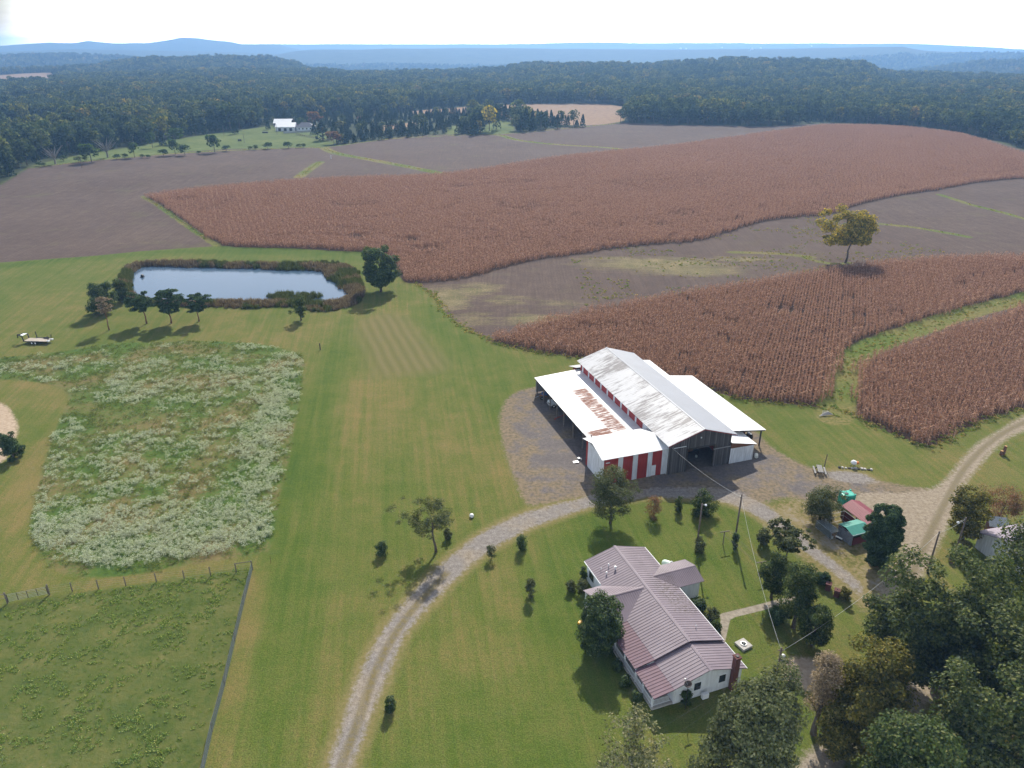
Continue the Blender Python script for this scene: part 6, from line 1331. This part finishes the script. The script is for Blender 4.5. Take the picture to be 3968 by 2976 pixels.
def yard_things():
    b=gp(*((3050+460*.2712)/S,(1700+480*.2712)/S)); r=thing('picnic_table','weathered grey picnic table with two benches at the yard edge','table',b,R(-12))
    for i in range(5): MB().box(-.42+.17*i,-.28+.17*i,-1.2,1.2,.72,.76).build('top_plank',GREYW,r)
    for x in (-.85,.85):
        MB().box(x-.14,x+.14,-1.2,1.2,.42,.46).build('bench',GREYW,r)
    for y in (-.8,.8): MB().wall([(-.85,y,.36),(.85,y,.36),(.85,y,.42),(-.85,y,.42)],(0,.05,0)).wall([(-.75,y,0),(-.62,y,0),(-.18,y,.72),(-.3,y,.72)],(0,.05,0)).wall([(.62,y,0),(.75,y,0),(.3,y,.72),(.18,y,.72)],(0,.05,0)).build('leg_frame',DARKW,r)
    b=gp(*((3050+528*.2712)/S,(1700+410*.2712)/S)); o=MB().tube([(0,0,-.1),(.12,0,2.6)],[.09,.07],8).build('wooden_post',POST); o.location=b; tag(o,'slim leaning post beside the picnic table','post')
    b=gp(*((3050+940*.2712)/S,(1700+400*.2712)/S)); r=thing('cement_mixer','white and orange tub mixer on the grass above the gravel bed','mixer',b,R(15))
    q=MB().lathe((0,0,-.35),[(.28,0),(.5,.2),(.5,.45),(.32,.75)],14); q.v=[(x[0]*.9+x[2]*.35,x[1],x[2]*.9+.8-x[0]*.3) for x in q.v]; q.build('drum',SOLAR,r); MB().rbox(.55,1.0,-.2,.2,.45,.85,.08).build('motor',ORANGE,r)
    MB().tube([(-.3,-.4,0),(0,0,.5),(-.3,.4,0)],.05,6).tube([(.5,0,0),(0,0,.5)],.05,6).build('stand',BLACKM,r)
    b=gp(1838,1032*.5+1011*.5); r=thing('stone_edging','row of broken stones and blocks edging the gravel bed below the mixer','edging',gp(1845,1013),R(-8)); g=np.random.default_rng(2)
    for i in range(11): x=-2.6+.52*i; MB().rbox(x,x+.3+.25*g.random(),-.18,.12+.2*g.random(),0,.14+.16*g.random(),.05).build('stone',CONC if i%3 else DARKW,r)
    b=gp(*((3100+250*.3924)/S,(1550+150*.3924)/S)); r=thing('scrap_pile','heap of boards and a broken frame at the foot of the corn','scrap',b,R(10))
    for i in range(7): MB().slab([(-1.5+.2*i,-.5+.1*i,.2+.05*i),(1.3-.1*i,-.4+.08*i,.3+.06*i),(1.3-.1*i,-.2+.08*i,.3+.06*i),(-1.5+.2*i,-.3+.1*i,.2+.05*i)],.05).build('board',GREYW if i%2 else CONC,r)
    for i in range(4): MB().box(-.6+.3*i,-.55+.3*i,.1,.15,.4,1.0).build('slat',SOLAR,r)
    for (x,y,lb) in [(1788,1274,'upper'),(1806,1288,'lower')]:
        b=gp(x,y); r=thing('brick_pillar','%s of two red brick gate pillars between clipped bushes'%lb,'pillar',b,R(-30),'brick gate pillars'); MB().box(-.33,.33,-.33,.33,0,1.0).build('shaft',BRICK,r); MB().box(-.38,.38,-.38,.38,1.0,1.1).build('cap',CONC if False else BRICK,r); MB().cyl((0,0,1.1),.05,.1,8).build('bolt',BLACKM,r)
    b=gp(*((3100+2000*.3924)/S,(1550+540*.3924)/S)); r=thing('tree_stump','tall sawn stump with a short log beside the farm track','stump',b)
    MB().tube([(.15,.1,-.05),(.2,.1,1.7)],[.3,.24],10).build('stump',BARK_RED,r); MB().tube([(-.35,-.1,-.05),(-.35,-.1,.85)],[.28,.26],10).build('log',BARK_RED,r); MB().cyl((.2,.1,1.7),.22,.01,10).cyl((-.35,-.1,.85),.24,.01,10).build('cut_face',ORANGE_W,r)
    b=gp(*((3600+345*.2412)/S,(1850+1365*.2412)/S)); r=thing('flower_tub','red tub of pale flowers at the foot of the meter pole','planter',b); MB().lathe((0,0,0),[(.28,0),(.38,.45),(.34,.45),(.3,.38)],14).build('tub',BRICK,r); g=np.random.default_rng(6); V,F=leaves(g,rnd_dirs(g,160,.8)*np.array([.45,.45,.35])*(g.uniform(.3,1,160)**.5)[:,None]+[0,0,.6],.09); put('flowers',np_mesh('flowers',V,F,False),LM['thin'],r)
    # neighbouring house at the right edge
    c=gp(2200,1215); r=thing('neighbour_house','low house with a mottled shingle roof half hidden by the oaks at the right edge','house',(c[0]+2.6,c[1]+1.,0),R(14))
    SH=plain('mottled_shingles',(.29,.25,.29),.85,0,.45,5.)
    MB().wall([(-6,-4,0),(-6,4,0),(-6,4,2.6),(-6,0,4.3),(-6,-4,2.6)],(14,0,0)).build('wall',WHT,r)
    MB().slab([(-6.4,0,4.42),(-6.4,-4.5,2.5),(8.4,-4.5,2.5),(8.4,0,4.42)],.1).slab([(-6.4,0,4.423),(8.4,0,4.423),(8.4,4.5,2.5),(-6.4,4.5,2.5)],.1).build('roof',SH,r)
    for x in (-4.2,-1.,2.5): w_=MB().box(x-.6,x+.6,-4.06,-4.0,.9,2.1).build('window',PAINT,r); MB().box(x-.5,x+.5,-4.09,-4.062,1.,2.).build('pane',GLASS,w_)
    MB().box(-6.06,-6.0,-1.9,-1.,.0,2.1).build('door',GREYM,r)
    b=gp(*((3600+1020*.2412)/S,(1850+900*.2412)/S)); r=thing('well_house','little red walled well house with a grey shingled roof near the right edge','hut',b,R(-14))
    MB().box(-.9,.9,-.9,.9,0,2.0).build('wall',BRICK,r); MB().slab([(-1.3,.0,3.0),(-1.3,-1.35,2.05),(1.3,-1.35,2.05),(1.3,0,3.0)],.08).slab([(-1.3,0,3.002),(1.3,0,3.002),(1.3,1.35,2.05),(-1.3,1.35,2.05)],.08).build('roof',plain('grey_shingles',(.33,.36,.37),.8,0,.4,7.),r); MB().box(-.4,.4,-.96,-.9,.0,1.7).build('door',DARKW,r)
    # things in the far pasture
    for x,y,lb,wd in [(619,283.5,'long pale board fence in front of the far farmhouse',0)]:
        a=gp(612,289); b=gp(679,285); d=b-a; L_=float(np.hypot(d[0],d[1])); r=thing('board_fence',lb,'fence',a,math.atan2(d[1],d[0])); MB().box(0,L_,-.05,.05,.2,1.5).build('boards',GREYM,r); MB().box(0,L_,-.08,.08,1.5,1.6).build('rail',PAINT,r)
    a=gp(640,292); b=gp(722,308); d=b-a; L_=float(np.hypot(d[0],d[1])); r=thing('rail_fence','post and rail fence between the far pasture and the lawn of the far farmhouse','fence',a,math.atan2(d[1],d[0]))
    n=18
    for i in range(n): MB().box(i*L_/(n-1)-.12,i*L_/(n-1)+.12,-.12,.12,0,1.5).build('post',POST,r)
    for z in (.6,1.2): MB().box(0,L_,-.06,.06,z,z+.18).build('rail',POST,r)
    b=gp(573,287.5); o=MB().rbox(-2.2,2.2,-.6,.6,.2,1.1,.1).box(-2,-1.8,-.5,.5,0,.3).box(1.8,2.,-.5,.5,0,.3).build('hay_feeder',BLACKM); o.location=b; tag(o,'dark trough in the far pasture left of the white barns','feeder')
    b=gp(518,305); o=MB().rbox(-1.3,1.3,-.5,.5,.3,1.4,.2).box(-1.1,-.9,-.3,.3,0,.4).box(.9,1.1,-.3,.3,0,.4).build('hay_bale',BLACKM); o.location=b; tag(o,'small dark bale out in the middle of the far pasture','bale')
    b=gp(715,343); o=MB().tube([(0,0,-.1),(.15,0,2.3)],[.28,.18],8).build('white_marker',SOLAR); o.location=b; tag(o,'white marker stake alone in the bean field','marker')
def last_things():
    x,y=flat(307.7,598.5,WATER_Z); r=thing('duck_float','small dark wooden float near the left end of the pond','float',(x,y,WATER_Z)); MB().box(-.5,.5,-.5,.5,-.05,.15).build('raft',DARKW,r); MB().wall([(-.35,-.35,.15),(.35,-.35,.15),(.35,-.35,.6),(0,-.35,.95),(-.35,-.35,.6)],(0,.7,0)).build('hutch',BLACKM,r)
    for i,(x,y,wd) in enumerate([(1470,106,16),(1482,106.5,14),(1559,104,22),(1643,105,20),(1624,108,18),(1753,101,18)]):
        b=gp(x,y); r=thing('far_building','tiny white building far off on the hazy blue plateau','building',b,.3*i,'white buildings on the hazy plateau')
        MB().wall([(-wd/2,-6,-1),(wd/2,-6,-1),(wd/2,-6,7),(-wd/2,-6,7)],(0,12,0)).build('wall',PAINT,r); MB().slab([(-wd/2-1,-7,7),(wd/2+1,-7,7),(wd/2+1,0,11),(-wd/2-1,0,11)],.3).slab([(-wd/2-1,0,11.01),(wd/2+1,0,11.01),(wd/2+1,7,7),(-wd/2-1,7,7)],.3).build('roof',ROOF,r)
GREYW=plain('grey_weathered_planks',(.26,.25,.24),.9,0,.35,4.); ORANGE_W=plain('fresh_cut_wood',(.45,.27,.13),.9,0,.2)
yard_things()
last_things()
# ------------------------------------------------------------------ air
def haze():
    x0,x1,y0,y1,z0,z1=-8400,8400,-60,8700,float(VZ.min())-2,float(VZ.max())+12
    V=[(x0,y0,z0),(x1,y0,z0),(x1,y1,z0),(x0,y1,z0),(x0,y0,z1),(x1,y0,z1),(x1,y1,z1),(x0,y1,z1)]
    F=[(0,3,2,1),(4,5,6,7),(0,1,5,4),(1,2,6,5),(2,3,7,6),(3,0,4,7)]
    me=bpy.data.meshes.new('haze'); me.from_pydata(V,[],F)
    m=bpy.data.materials.new('haze'); m.use_nodes=True; t=m.node_tree; t.nodes.clear()
    o=t.nodes.new('ShaderNodeOutputMaterial'); v=t.nodes.new('ShaderNodeVolumePrincipled')
    v.inputs['Color'].default_value=HAZE_COL+(1,); v.inputs['Density'].default_value=HAZE_D; v.inputs['Anisotropy'].default_value=HAZE_G
    t.links.new(v.outputs[0],o.inputs['Volume'])
    ob=put('haze',me,m); ob['kind']='stuff'; ob['label']='thin blue haze over the land'
    return ob
HAZE_COL=(.30,.56,1.0); HAZE_D=1.55e-4; HAZE_G=.45
haze()
